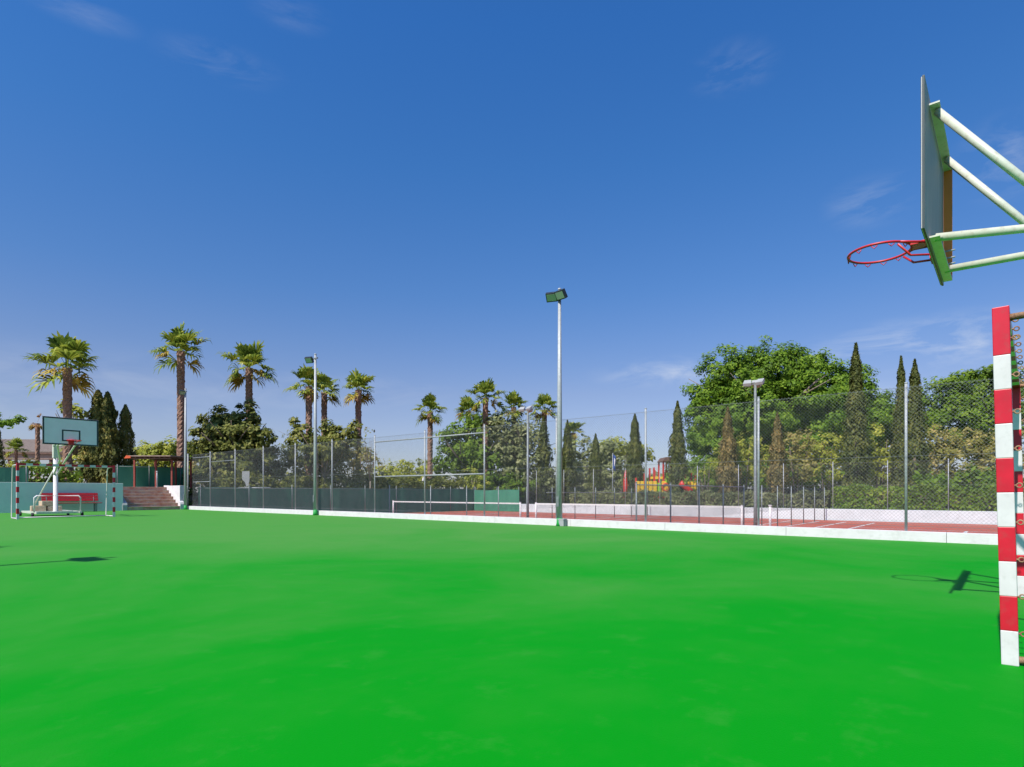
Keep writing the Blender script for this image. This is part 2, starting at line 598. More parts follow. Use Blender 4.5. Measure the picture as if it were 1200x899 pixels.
slab("basketball_court", M['court'], -30, 37.3, -14, 14.62, GZ - .2, 0.0)
sheet("tennis_court_ground", M['clay'], -26, 36.4, 14.82, 38.4, TZ)
slab("terrace", M['paving'], 39.6, 90, -40, 14.3, GZ - .2, TERR)

# kerb along the far side line, cast in lengths with a joint between them
kb = MB()
u = -26.0
while u < 36.6:
    kb.box((14.72, u + 1.5, -0.25), (0.20, 2.994, 0.9), bev=0.006)
    u += 3.0
k = kb.build("kerb", M['kerb'])
k.rotation_euler = (0, 0, COURT)
struct(k)

# tennis lines
ln = MB()


def seg(u0, v0, u1, v1, w=0.06):
    a, b = Vector((v0, u0, 0)), Vector((v1, u1, 0))
    d = (b - a).normalized()
    p = Vector((-d.y, d.x, 0)) * w
    ln._add([a - p, b - p, b + p, a + p], [(0, 1, 2, 3)])


NV = 24.7
for uc in (25.4, 13.75, 1.45):
    for s in (-1, 1):
        seg(uc + s * 5.49, NV - 9.6, uc + s * 5.49, NV + 11.9)
        seg(uc + s * 4.115, NV - 9.6, uc + s * 4.115, NV + 11.9)
        seg(uc - 4.05, NV + s * 6.4, uc + 4.05, NV + s * 6.4)
    seg(uc - 5.43, NV + 11.84, uc + 5.43, NV + 11.84)
    seg(uc, NV - 6.34, uc, NV + 6.34)
o = ln.build("court_lines", M['line'])
o.location = (0, 0, TZ + 0.004)
o.rotation_euler = (0, 0, COURT)
struct(o)


# ------------------------------------------------------------------ fences
def chain_link(L, z0, z1, pitch, r, along='y'):
    """straight diagonal wires in two layers, real prisms; runs along local y from 0 to L"""
    vs, fs = [], []
    H = z1 - z0
    for sgn in (1, -1):
        x = -H
        while x < L:
            a, b = max(0.0, x), min(L, x + H)
            if b - a > 0.02:
                if sgn > 0:
                    p0, p1 = (a, z0 + (a - x)), (b, z0 + (b - x))
                else:
                    p0, p1 = (a, z1 - (a - x)), (b, z1 - (b - x))
                off = r * sgn * 0.9
                base = len(vs)
                nx, nz = (-sgn * 0.7071, 0.7071)
                for (py, pz) in (p0, p1):
                    vs.append((off + r, py, pz))
                    vs.append((off - r * .5, py + nx * r * .87, pz + nz * r * .87))
                    vs.append((off - r * .5, py - nx * r * .87, pz - nz * r * .87))
                for i in range(3):
                    j = (i + 1) % 3
                    fs.append((base + i, base + j, base + 3 + j, base + 3 + i))
            x += pitch
    return vs, fs


def make_fence(label, group, u0, v0, length, posts, z0, z1, zb, rz, pitch=0.07, wr=0.0019, pr=0.03, wire=None, pm=None, rails=(), tension=(), rolls=None):
    """fence whose local y runs along u (rz=COURT) or along v (rz=COURT-90deg)"""
    t = thing("chain_link_fence", label, "fence", P(u0, v0, 0), rz, group)
    for (y0, y1, pt, r_) in (rolls or [(0, length, pitch, wr)]):
        vs, fs = chain_link(y1 - y0, z0, z1, pt, r_)
        link_mesh("wire_mesh", [(a, b + y0, c) for (a, b, c) in vs], fs, wire or M['wire'], t)
    for y in posts:
        MB().tube([(0.045, y, zb), (0.045, y, z1 + 0.06)], pr, 10).tube([(0.045, y, z1 + 0.06), (0.045, y, z1 + 0.085)], pr * 1.15, 10).build("post", pm or M['galv'], t)
    for (y0, y1, z, r) in rails:
        MB().tube([(0.045, y0, z), (0.045, y1, z)], r, 8).build("rail", pm or M['galv'], t)
    for z in tension:
        MB().tube([(0, 0, z), (0, length, z)], 0.004, 5).build("tension_wire", M['wire'], t)
    return t


p_main = [1.69 + 2.97 * i for i in range(-4, 13)]
U0 = -10.0
fence = make_fence("tall grey chain link fence standing on the white kerb beside the green court", None,
                   U0, 14.72, 46.6, [p - U0 for p in p_main], 0.21, 3.2, 0.18, COURT, 0.074, 0.0016, 0.027,
                   rails=[(13.57 - U0, 19.51 - U0, 3.0, .024), (13.57 - U0, 19.51 - U0, 1.62, .026),
                          (34.36 - U0, 36.6 - U0, 3.0, .02), (34.36 - U0, 36.6 - U0, 1.6, .02), (31.39 - U0, 34.36 - U0, 2.7, .015)],
                   tension=(0.3, 1.75, 3.17), rolls=[(0, 19.5 - U0, .074, .0016), (19.5 - U0, 46.6, .058, .0018)])
# low white wall behind the tennis courts and the fence on it
w = MB().box((38.6, 2.6, -0.33), (0.25, 57.4, 0.74), bev=.01).build("boundary_wall", M['wallwhite'])
w.rotation_euler = (0, 0, COURT)
tag(w, "low white wall along the far edge of the red tennis courts", "wall")
make_fence("thin wire fence on top of the low white wall in front of the hedge", None, -20, 38.6, 51, [0.8 + 2.72 * i for i in range(19)],
           0.06, 2.7, 0.04, COURT, 0.09, 0.0012, 0.022, rails=[], tension=(2.68, 1.4))
# divider fences between the courts, run along v
RV = COURT - R(90)
make_fence("dark green wire divider fence between the two right hand tennis courts", "divider fences between tennis courts", 8.35, 15.2, 23.2,
           [0.3 + 2.25 * i for i in range(11)], TZ + .75, 1.22, TZ, RV, 0.06, 0.0014, 0.024, M['wiregreen'], M['galvdark'], rails=[(0.3, 9.3, 1.22, .018)])
make_fence("dark green wire divider fence between the two left hand tennis courts", "divider fences between tennis courts", 19.55, 15.2, 23.2,
           [0.3 + 2.25 * i for i in range(11)], TZ + .75, 1.22, TZ, RV, 0.06, 0.0014, 0.024, M['wiregreen'], M['galvdark'], rails=[(11, 23, .98, .018)])


# cloth windscreen fences
def screen_fence(label, u0, v0, length, rz, zb, z0, z1, posts, zp):
    t = thing("windscreen_fence", label, "fence", P(u0, v0, 0), rz)
    n = int(length / 0.25)
    vs, fs = [], []
    for i in range(n + 1):
        y = length * i / n
        wob = 0.02 * math.sin(y * 2.1) + 0.014 * math.sin(y * 5.3 + 1)
        sag = 0.02 * math.sin(y * 1.3)
        vs += [(wob - .003, y, z0), (wob - .003, y, z1 + sag), (wob + .003, y, z1 + sag), (wob + .003, y, z0)]
    for i in range(n):
        a, b = 4 * i, 4 * i + 4
        for q in range(4):
            q2 = (q + 1) % 4
            fs.append((a + q, a + q2, b + q2, b + q))
    link_mesh("cloth", vs, fs, M['screen'], t, smooth=False)
    for y in posts:
        MB().tube([(0.07, y, zb), (0.07, y, zp)], 0.026, 8).build("post", M['galvdark'], t)
    MB().tube([(0.07, 0, z1 - .05), (0.07, length, z1 - .05)], 0.014, 6).build("rail", M['galvdark'], t)
    return t


sc = screen_fence("dark green cloth windscreen closing off the left end of the tennis courts", 36.5, 15.0, 23.4, RV, TZ, TZ + .02, 1.3, [0.1 + 2.9 * i for i in range(9)], 1.5)
screen_fence("dark green cloth windscreen along the far side behind the left tennis net", 31.3, 38.3, 5.1, COURT, TZ, TZ + .02, 1.2, [0.1, 2.5, 5.0], 1.45)
screen_fence("dark green cloth screen on the terrace behind the stone steps", 43.0, 12.7, 4.0, RV, TERR, TERR + .05, 2.68, [0.1, 1.9, 3.8], 2.75)
screen_fence("dark green cloth screen on the terrace behind the far goal", 43.0, -1.0, 9.4, RV, TERR, TERR + .05, 2.42, [0.1, 2.6, 5.1, 7.6, 9.3], 2.5)


# ------------------------------------------------------------------ tennis nets
def tennis_net(label, u0, u1):
    t = thing("tennis_net", label, "tennis net", P(u0, NV, TZ), COURT, "tennis nets")
    L = u1 - u0
    vs, fs = chain_link(L, 0.04, 1.0, 0.065, 0.0022)
    link_mesh("mesh", vs, fs, M['netblack'], t)
    MB().box((0, L / 2, 1.02), (0.014, L, 0.075)).build("top_tape", M['tape'], t)
    for y in (0, L):
        MB().tube([(0, y, 0), (0, y, 1.08)], 0.05, 12).tube([(0, y, 1.08), (0, y, 1.10)], 0.056, 12).build("net_post", M['white'], t)
    return t


tennis_net("white taped tennis net in front of the green windscreen", 20.1, 30.7)
tennis_net("white taped tennis net in front of the white boundary wall", 8.45, 19.05)
npst = MB().tube([(0, 0, 0), (0, 0, 1.08)], 0.05, 12).tube([(0, 0, 1.08), (0, 0, 1.12)], 0.07, 12).box((0.06, 0, .95), (.06, .05, .12)).build("tennis_net_post", M['white'])
npst.location = P(7.35, NV, TZ)
tag(npst, "short bare white net post without a net right of the tennis lamp pole", "net post")


# ------------------------------------------------------------------ floodlight poles
def flood_pole(u, v, label, group, heads, base_green=True):
    t = thing("floodlight_pole", label, "light pole", P(u, v, 0), COURT, group)
    MB().tube([(0, 0, 0), (0, 0, 3.6), (0, 0, 7.0)], [0.085, 0.070, 0.045], 14).tube([(0, 0, 7.0), (0, 0, 7.05)], 0.05, 12).build("pole", M['galv'], t)
    if base_green:
        MB().tube([(0, 0, 0.0), (0, 0, 0.10), (0, 0, .24)], [0.115, .092, 0.089], 14, jit=.08).build("painted_foot", M['greenpaint'], t)
    MB().box((-0.085, 0.01, 0.72), (0.02, 0.085, 0.30), bev=.005).build("hatch_cover", M['galvdark'], t)
    MB().box((-.03, 0, 6.84), (0.05, 0.44, 0.05)).build("cross_arm", M['galvdark'], t)
    for (y, yaw, tilt) in heads:
        rot = Matrix.Rotation(R(yaw), 3, 'Z') @ Matrix.Rotation(R(tilt), 3, 'Y')
        c = Vector((-0.14, y, 6.8))
        h = MB()
        h.box(c, (0.12, 0.34, 0.27), rot, bev=.015)
        for q in range(4):
            h.box(c + rot @ Vector((0.072, -0.12 + q * .08, 0)), (0.026, 0.018, 0.22), rot)
        ho = h.build("lamp_head", M['black'], t)
        MB().box(c + rot @ Vector((-0.062, 0, 0)), (0.008, 0.28, 0.20), rot).build("lens", M['lens'], ho)
    return t


G_F = "floodlight poles around the green court"
flood_pole(10.3, 14.50, "tall floodlight pole in front of the kerb with two lamp heads, nearest to the hoop", G_F, [(.18, 22, -38), (-.15, -8, -34)])
flood_pole(23.35, 14.50, "floodlight pole with one square lamp, standing before the palms by the kerb", G_F, [(.26, 25, -36)])
flood_pole(36.9, 14.46, "slim floodlight pole at the corner of the fence beside the steps", G_F, [(.05, 80, -36)])
# two poles on the near side line: outside the picture, their shadows fall into it
flood_pole(10.6, -2.70, "floodlight pole on the near side line throwing the longer lamp shadow", G_F, [(.18, 160, -36), (-.18, 200, -36)])
flood_pole(14.3, -3.30, "floodlight pole on the near side line throwing the shadow at the left edge", G_F, [(.18, 160, -36), (-.18, 200, -36)])


def tennis_lamp(u, label):
    t = thing("tennis_lamp_pole", label, "light pole", P(u, NV, TZ), COURT, "lamp poles between the tennis courts")
    H = 5.95
    MB().tube([(0, 0, 0), (0, 0, 1.2), (0, 0, H)], [0.075, .062, 0.05], 14).build("pole", M['galvdark'], t)
    MB().tube([(0.055, 0, 0.4), (0.055, 0, H - .35)], 0.028, 8).build("cable_conduit", M['white'], t)
    MB().box((0, 0, H + .03), (0.06, 0.66, 0.05)).build("cross_arm", M['galvdark'], t)
    for (x, y, yaw) in ((-.13, .26, 10), (-.13, -.24, -12), (.14, .02, 175)):
        rot = Matrix.Rotation(R(yaw), 3, 'Z') @ Matrix.Rotation(R(-24), 3, 'Y')
        h = MB().prism([(.11, -.13, .02), (.11, .13, .02), (-.14, .16, -.05), (-.14, -.16, -.05)], (0, 0, 0.11))
        h.v = [rot @ p + Vector((x, y, H + .04)) for p in h.v]
        ho = h.build("lamp_head", M['greybox'], t)
        MB().box(rot @ Vector((-.03, 0, -.035)) + Vector((x, y, H + .02)), (.2, .24, .02), rot @ Matrix.Rotation(R(-14), 3, 'Y')).build("lens", M['lens'], ho)
    return t


tennis_lamp(19.6, "slim dark lamp pole with white lamp heads in front of the olive trees")
tennis_lamp(7.92, "slim dark lamp pole with white lamp heads in front of the big green tree")

# block beside the big pole's foot
b = MB().box((0, 0, 0.11), (0.17, 0.2, 0.22), bev=.012).box((0, 0, .2), (.19, .22, .025), bev=.006).build("concrete_block", M['concrete'])
b.location = P(10.2, 14.5, 0)
b.rotation_euler = (0, 0, COURT)
tag(b, "small grey block beside the green foot of the tall floodlight pole", "block")


# ------------------------------------------------------------------ handball goals
def striped_bar(mb, a, b, w, first_red, seglen=0.2):
    a, b = Vector(a), Vector(b)
    L = (b - a).length
    d = (b - a).normalized()
    n = max(1, round(L / seglen))
    q = d.to_track_quat('Z', 'Y').to_matrix()
    for i in range(n):
        t0, t1 = L * i / n, L * (i + 1) / n
        mb.box(a + d * ((t0 + t1) / 2), (w, w, t1 - t0), q, mi=(1 if (i % 2 == 0) == first_red else 0))


def goal(label, loc, rz, half, hooks, rusty):
    """local x across the mouth, local -? y towards the back of the goal"""
    t = thing("handball_goal", label, "goal", loc, rz, "striped handball goals")
    W = 0.08
    for s in (-1, 1):
        p = MB()
        striped_bar(p, (s * half, 0, 0), (s * half, 0, 1.8), W, False)
        p.box((s * half, 0, 1.941), (W, W, 0.282), mi=1)
        po = p.build("goal_post", [M['white'], M['red']], t)
        bv = po.modifiers.new("bevel", 'BEVEL')
        bv.width = 0.004
        bv.segments = 2
        MB().tube([(s * half, .04, 2.02), (s * half, .55, 2.02), (s * half, .72, 2.0), (s * half, .82, 1.9), (s * half, .98, 0.08), (s * half, .98, .025)], 0.02, 8).build("back_stay", rusty, t)
        MB().tube([(s * half, .04, 0.03), (s * half, .98, 0.03)], 0.022, 8).build("ground_bar", rusty, t)
        if hooks:
            for i in range(9):
                z = .18 + i * .215
                h = MB().torus((s * half - s * .01, .062, z), 0.013, 0.004, 14, 6, 'x').tube([(s * half - s * .01, .036, z), (s * half - s * .01, .048, z)], .006, 6)
                h.build("net_hook", M['rust'], t)
    c = MB()
    striped_bar(c, (-half + .04, 0, 2.04), (half - .04, 0, 2.04), W - .002, True)
    co = c.build("crossbar", [M['white'], M['red']], t)
    MB().tube([(-half, .98, 0.03), (half, .98, 0.03)], 0.022, 8).build("ground_bar", rusty, t)
    MB().tube([(-half, .60, 2.02), (half, .60, 2.02)], 0.017, 8).build("top_back_bar", rusty, t)
    if hooks:
        for i in range(11):
            xx = -half + .2 + i * .265
            MB().torus((xx, .062, 2.035), 0.013, 0.004, 14, 6, 'x').tube([(xx, .036, 2.035), (xx, .048, 2.035)], .006, 6).build("net_hook", M['rust'], t)
    return t


goal("red and white striped goal at the far end in front of the teal wall", P(28.1, 6.72, 0), COURT, 1.54, False, M['white'])
ng = goal("red and white striped goal close to the camera below the near hoop", P(0.0, 6.03, 0), COURT + math.pi, 1.50, True, M['rust'])
_p1, _p2 = P(0.008, 4.53), P(-0.062, 7.53)
_d = _p2 - _p1
LEAN = Matrix.Rotation(R(1.2), 4, Vector((V.x, V.y, 0)))
ng.matrix_world = Matrix.Translation((_p1 + _p2) / 2) @ LEAN.inverted() @ Matrix.Rotation(math.atan2(-_d.y, -_d.x), 4, 'Z')


# ------------------------------------------------------------------ basketball backboards
def rim(parent, y, z, m, sgn):
    """ring in front of the board; sgn = direction (local y) from board to ring"""
    r = MB().torus((0, y + sgn * .375, z), 0.23, 0.0105, 48, 8)
    # braces below
    r.box((0, y + sgn * .085, z - .005), (0.13, 0.13, 0.02))
    for s in (-1, 1):
        r.tube([(s * .07, y, z - .13), (s * .10, y + sgn * .14, z - .11), (s * .17, y + sgn * .22, z - .02)], 0.009, 8)
        r.tube([(s * .05, y, z - .02), (s * .10, y + sgn * .14, z), (s * .16, y + sgn * .21, z)], 0.010, 8)
    r.box((0, y + sgn * .008, z - .06), (0.17, 0.016, 0.20))
    for i in range(12):
        a = 2 * math.pi * i / 12
        c = Vector((.23 * math.cos(a), y + sgn * .375 + .23 * math.sin(a), z - .014))
        tdir = Vector((-math.sin(a), math.cos(a), 0))
        r.tube([c - tdir * .022, c + Vector((0, 0, -.022)), c + tdir * .022], 0.004, 5)
    return r.build("rim", m, parent)


def board_with_lines(parent, y, zb, h, wid, face_sgn, thick=.03):
    bo = MB().box((0, y, zb + h / 2), (wid, thick, h), bev=.004).build("backboard", [M['boardback'], M['darkline']], parent)
    for p_ in bo.data.polygons:
        if abs(p_.normal.y) < .9:
            p_.material_index = 1
    f = MB()
    yf = y + face_sgn * (thick / 2 + .0015)
    MB().box((0, yf, zb + h / 2), (wid - .012, .003, h - .012)).build("board_face", M['board'], bo)
    yl = yf + face_sgn * .0045
    bw = .05
    for s in (-1, 1):
        f.box((s * (wid / 2 - bw / 2 - .007), yl, zb + h / 2), (bw, .004, h - .016))
    for zz in (zb + bw / 2 + .008, zb + h - bw / 2 - .008):
        f.box((0, yl, zz), (wid - 2 * bw - .018, .004, bw))
    f.build("border_line", M['darkline'], bo)
    q = MB()
    z0 = zb + .15
    for s in (-1, 1):
        q.box((s * .275, yl, z0 + .225), (.05, .004, .45))
    for zz in (z0 + .025, z0 + .425):
        q.box((0, yl, zz), (.50, .004, .05))
    q.build("target_square", M['darkline'], bo)
    return bo


# near hoop (its post stands outside the picture on the right)
t = thing("basketball_hoop", "basketball hoop seen edge on from behind with a red rim at upper right", "basketball hoop", P(0, 5.88, 0), COURT, "basketball hoops")
YB = 0.47
BX = -.15                       # board centre across the court
bo_ = board_with_lines(t, YB, 2.82, 1.06, 1.50, 1, .016)
bo_.location.x = BX
rim(t, YB + .02, 3.03, M['redsteel'], 1)
FD = .062
for zz in (3.80, 2.842):
    MB().box((BX + .1, YB - .011 - FD / 2, zz), (1.18, FD, .012)).build("frame_plate", M['cream'], t)
MB().box((BX + .684, YB - .011 - FD / 2, 3.321), (.012, FD, .944)).build("frame_side_plate", M['orangewood'], t)
MB().tube([(-.55, YB - .04, 2.86), (.02, -2.33, 2.64)], 0.029, 14).build("arm", M['cream'], t)
MB().tube([(.27, YB - .04, 2.86), (.20, -2.33, 2.80)], 0.029, 14).build("arm", M['cream'], t)
for s_ in (-.55, .27):
    MB().tube([(s_, YB - .05, 3.78), (s_ * .95, YB - .74, 2.84)], 0.027, 14).build("strut", M['cream'], t)
bl = MB()
for z in (2.95, 3.0, 3.06):
    bl = MB().tube([(.42, YB - .01, z), (.42, YB - .10, z)], .007, 8)
    bl.build("bolt", M['galv'], t)
MB().tube([(-.1, -2.4, 0), (-.1, -2.4, 3.1)], 0.085, 16).build("pole", M['cream'], t)
MB().box((-.1, -2.4, 2.78), (1.0, .14, .12), bev=.01).build("cross_beam", M['cream'], t)

# far hoop: wheeled stand
t = thing("basketball_hoop", "basketball hoop on a wheeled white stand behind the far goal", "basketball hoop", P(28.3, 6.86, 0), COURT, "basketball hoops")
board_with_lines(t, 0, 2.84, 1.07, 1.82, -1, .03)
rim(t, -.03, 3.02, M['redsteel'], -1)
PY = 2.55
MB().tube([(.08, PY, 0.16), (.08, PY, 0.22), (.08, PY, 3.0)], [.16, .085, .08], 14).build("pole", M['white'], t)
MB().box((.08, PY, 2.75), (.2, .2, .62), bev=.02).build("pole_head", M['cream'], t)
for s in (-1, 1):
    MB().tube([(.08 + s * .08, PY, 2.95), (s * .3, .3, 2.98), (s * .3, .03, 2.98)], 0.03, 10).build("arm", M['cream'], t)
    MB().tube([(.08 + s * .06, PY - .02, 1.75), (.12 + s * .1, PY - .9, 2.35), (s * .28, .7, 2.85), (s * .28, .25, 2.95), (s * .28, .03, 3.35)], 0.034, 10).build("curved_strut", M['cream'], t)
    MB().tube([(.08 + s * .06, PY, 1.95), (s * .45, PY + 1.45, .22)], 0.026, 10).build("stay", M['cream'], t)
bf = MB()
for s in (-1, 1):
    bf.box((s * .72, PY + .3, .17), (.09, 2.5, .09), bev=.008)
for y in (PY - .85, PY + .1, PY + 1.5):
    bf.box((0, y, .17), (1.36, .09, .086), bev=.008)
bf.box((0, PY + .8, .20), (1.3, 1.2, .02))
bf.build("base_frame", M['cream'], t)
MB().tube([(-.78, PY - .7, .2), (-.78, PY - .7, .78), (-.70, PY - .7, .86), (.70, PY - .7, .86), (.78, PY - .7, .78), (.78, PY - .7, .2)], 0.028, 10).build("push_rail", M['white'], t)
for s in (-1, 1):
    for y in (PY - .7, PY + 1.35):
        MB().tube([(s * .80, y, .09), (s * .87, y, .09)], .09, 16).build("wheel", M['rubber'], t)
for i, (x, y, sz, lab) in enumerate(((-.42, PY + .55, (.45, .4, .22), "left sandy block weighing down the wheeled hoop stand"),
                                     (.15, PY + .62, (.5, .42, .2), "right sandy block weighing down the wheeled hoop stand"),
                                     (-.12, PY + .6, (.4, .36, .2), "top sandy block stacked across two others on the hoop stand"))):
    z = .212 if i < 2 else .435
    bb = MB().box((0, 0, sz[2] / 2), sz, Matrix.Rotation(R(6 * i - 5), 3, 'Z'), bev=.02).build("ballast_block", M['block'])
    bb.location = P(28.3 + y, 6.86 + x, z)
    bb.rotation_euler = (0, 0, COURT)
    tag(bb, lab, "block", "ballast blocks on the hoop stand")

# ------------------------------------------------------------------ far end: teal wall, bench, steps
w = MB().box((-4.4, 37.42, .54), (31.6, .24, 1.9), bev=.012).build("garden_wall", M['teal'])
w.rotation_euler = (0, 0, COURT)
tag(w, "pale teal painted wall behind the far goal and the red bench", "wall")
slab("terrace_edge", M['paving'], 37.54, 39.62, -20, 11.3, GZ - .2, TERR)

t = thing("park_bench", "red plank bench against the teal wall", "bench", P(36.75, 8.95, 0), COURT)
for y, z in ((-.20, .45), (-.05, .45), (.10, .45)):
    MB().box((0, y, z), (2.5, .13, .035), bev=.006).build("seat_plank", M['redbench'], t)
for i, (y, z) in enumerate(((.24, .62), (.28, .76), (.32, .9))):
    MB().box((0, y, z), (2.4, .03, .13), Matrix.Rotation(R(-14), 3, 'X'), bev=.006).build("back_plank", M['redbench'], t)
for x in (-1.0, 1.0):
    q = MB()
    q.box((x, -.05, .41), (.06, .46, .05))
    q.box((x, -.2, .2), (.06, .06, .40))
    q.box((x, .12, .2), (.06, .06, .40))
    q.tube([(x, .16, .41), (x, .36, .96)], .025, 8)
    q.build("leg", M['galvdark'], t)

t = thing("stone_steps", "terracotta stone steps leading up beside the fence corner", "steps", P(37.3, 12.95, 0), COURT)
st = MB()
NS = 7
for i in range(NS):
    z1 = TERR * (i + 1) / NS
    y0 = i * 0.33
    st.box((0, (y0 + 2.45) / 2 + .0, z1 / 2 - .1), (2.7, 2.45 - y0, z1 + .2 - .03))
st.build("risers", M['stone'], t)
for i in range(NS):
    z1 = TERR * (i + 1) / NS
    MB().box((0, i * .33 + .15, z1 - .006), (2.7, .37, .045), bev=.01).build("tread", M['stone'], t)
for s, m in ((-1, M['concrete']), (1, M['kerb'])):
    MB().prism([(s * 1.47 - .11, -.05, -.2), (s * 1.47 - .11, 2.4, -.2), (s * 1.47 - .11, 2.4, TERR + .12), (s * 1.47 - .11, 1.9, TERR + .1), (s * 1.47 - .11, .0, .42), (s * 1.47 - .11, -.05, .3)], (.22, 0, 0)).build("cheek_wall", m, t)
w = MB().box((14.48, 38.6, .35), (.24, 2.3, 2.1), bev=.01).build("white_retaining_wall", M['kerb'])
w.rotation_euler = (0, 0, COURT)
tag(w, "short white retaining wall between the steps and the end of the fence", "wall")

# handrail post on the terrace beside the steps
hp = MB().tube([(0, 0, 0), (0, 0, 1.0)], .03, 8).tube([(0, 0, .92), (0, 0, .98)], .05, 8).tube([(0, 0, 0), (0, 0, .03)], .07, 8).build("bollard", M['galv'])
hp.location = P(39.9, 14.0, TERR)
tag(hp, "thin grey post at the top of the steps", "post")

# red timber canopy behind the steps
t = thing("timber_canopy", "red timber canopy with a flat roof behind the steps", "canopy", (X_at(181, 37.5), 37.5, TERR), 0)
Zr = Z_at(539, 37.5) - TERR
for x in (-1.25, .1, 1.1):
    MB().box((x, 0, Zr / 2), (.095, .095, Zr)).build("post", M['redwood'], t)
    MB().box((x, 2.2, Zr / 2), (.095, .095, Zr)).build("post", M['redwood'], t)
MB().box((0, -.35, Zr + .07), (2.5, .07, .07)).build("beam", M['fascia'], t)
MB().box((0, 2.3, Zr + .08), (2.5, .07, .07)).build("beam", M['fascia'], t)
rr = MB()
for i in range(9):
    rr.box((-1.2 + i * .3, 1.0, Zr + .15), (.06, 3.0, .07))
rr.build("rafter", M['fascia'], t)
MB().prism([(-1.35, -.6, Zr + .19), (1.35, -.6, Zr + .19), (1.35, 2.6, Zr + .27), (-1.35, 2.6, Zr + .27)], (0, 0, .05)).build("roof", M['soffit'], t)
MB().prism([(-1.5, -.64, Zr + .06), (-1.1, -.64, Zr + .08), (-1.1, -.64, Zr + .2), (-1.36, -.64, Zr + .25)], (0, 0.06, 0)).build("valance", M['orange'], t)

# brown roofed pavilion far left
t = thing("garden_pavilion", "brown low roofed open pavilion behind the far backboard", "pavilion", (X_at(20, 50), 50, TERR), R(4))
ze, zr = Z_at(531, 50) - TERR, Z_at(515, 53) - TERR
L2 = 4.3
roof = MB()
roof.prism([(-L2 - 3, -.3, ze + .12), (-L2 - 3, 3, zr), (-L2 - 3, 6.3, ze + .12), (-L2 - 3, 6.3, ze + .04), (-L2 - 3, 3, zr - .1), (-L2 - 3, -.3, ze + .04)], (L2 * 2 + 3, 0, 0))
roof.build("roof", M['rooftile'], t)
MB().box((-1.5, -.3, ze - .03), (L2 * 2 + 3.1, .05, .12)).build("gutter", M['fascia'], t)
MB().box((-1.5, -.1, ze - .28), (L2 * 2 + 2.9, .06, .36)).build("fascia", M['soffit'], t)
MB().box((-1.5, -.12, ze - .52), (L2 * 2 + 3.0, .1, .10)).build("beam", M['fascia'], t)
for x in (-6.6, -3.4, -.6, 2.7):
    for y in (0, 6):
        MB().box((x, y, ze / 2 - .2), (.18, .18, ze - .3)).build("post", M['fascia'], t)


# ------------------------------------------------------------------ foliage
def leaf_quads(name, cen, nrm, sl, sw, m, parent=None, updir=None, curl=0.15):
    """one mesh of rhombic leaves; cen/nrm (N,3), sl/sw leaf half length and half width (N,)"""
    N = len(cen)
    nrm = nrm / (np.linalg.norm(nrm, axis=1, keepdims=True) + 1e-9)
    ref = rng.normal(size=(N, 3)) if updir is None else updir + rng.normal(size=(N, 3)) * 0.35
    a = ref - (ref * nrm).sum(1, keepdims=True) * nrm
    a /= (np.linalg.norm(a, axis=1, keepdims=True) + 1e-9)
    b = np.cross(nrm, a)
    sl = np.asarray(sl).reshape(-1, 1)
    sw = np.asarray(sw).reshape(-1, 1)
    v = np.empty((N, 4, 3))
    v[:, 0] = cen - a * sl
    v[:, 1] = cen + b * sw - nrm * sw * curl
    v[:, 2] = cen + a * sl
    v[:, 3] = cen - b * sw - nrm * sw * curl
    me = bpy.data.meshes.new(name)
    me.vertices.add(4 * N)
    me.vertices.foreach_set("co", v.reshape(-1).astype(np.float32))
    me.loops.add(4 * N)
    me.loops.foreach_set("vertex_index", np.arange(4 * N, dtype=np.int32))
    me.polygons.add(N)
    me.polygons.foreach_set("loop_start", np.arange(0, 4 * N, 4, dtype=np.int32))
    me.polygons.foreach_set("loop_total", np.full(N, 4, dtype=np.int32))
    me.materials.append(m)
    me.update(calc_edges=True)
    me.validate()
    o = bpy.data.objects.new(name, me)
    COL.objects.link(o)
    if parent:
        o.parent = parent
    return o


def unit(n):
    d = rng.normal(size=(n, 3))
    return d / np.linalg.norm(d, axis=1, keepdims=True)


def crown_points(lobes, clump_r, per_clump, density, flat=.75):
    """lobes: (x,y,z,rx,ry,rz). clumps sit on and just under each lobe's bumpy surface"""
    C, Nn = [], []
    for (x, y, z, rx, ry, rz) in lobes:
        area = 4 * math.pi * ((rx * ry) ** 1.6 / 3 + (rx * rz) ** 1.6 / 3 + (ry * rz) ** 1.6 / 3) ** (1 / 1.6)
        k = max(6, int(area * density))
        d = unit(k)
        bump = 1 + 0.16 * np.sin(d[:, 0] * 5 + x) * np.sin(d[:, 1] * 6 + y) + 0.14 * np.sin(d[:, 2] * 7 + z)
        f = np.where(rng.uniform(size=k) < .22, rng.uniform(.25, .7, k), rng.uniform(.74, 1.04, k)) * bump
        c = np.array([x, y, z]) + d * f[:, None] * np.array([rx, ry, rz])
        n = d / np.array([rx, ry, rz])
        n /= np.linalg.norm(n, axis=1, keepdims=True)
        for i in range(k):
            m_ = int(per_clump * rng.uniform(.5, 1.4))
            r = clump_r * rng.uniform(.6, 1.35)
            off = unit(m_) * (rng.uniform(.25, 1, m_) ** .6)[:, None] * r
            off[:, 2] *= flat
            C.append(c[i] + off)
            Nn.append(n[i] * .7 + off / r * .9 + rng.normal(size=(m_, 3)) * .33 + np.array([-.2, -.24, .5]))
    return np.concatenate(C), np.concatenate(Nn)


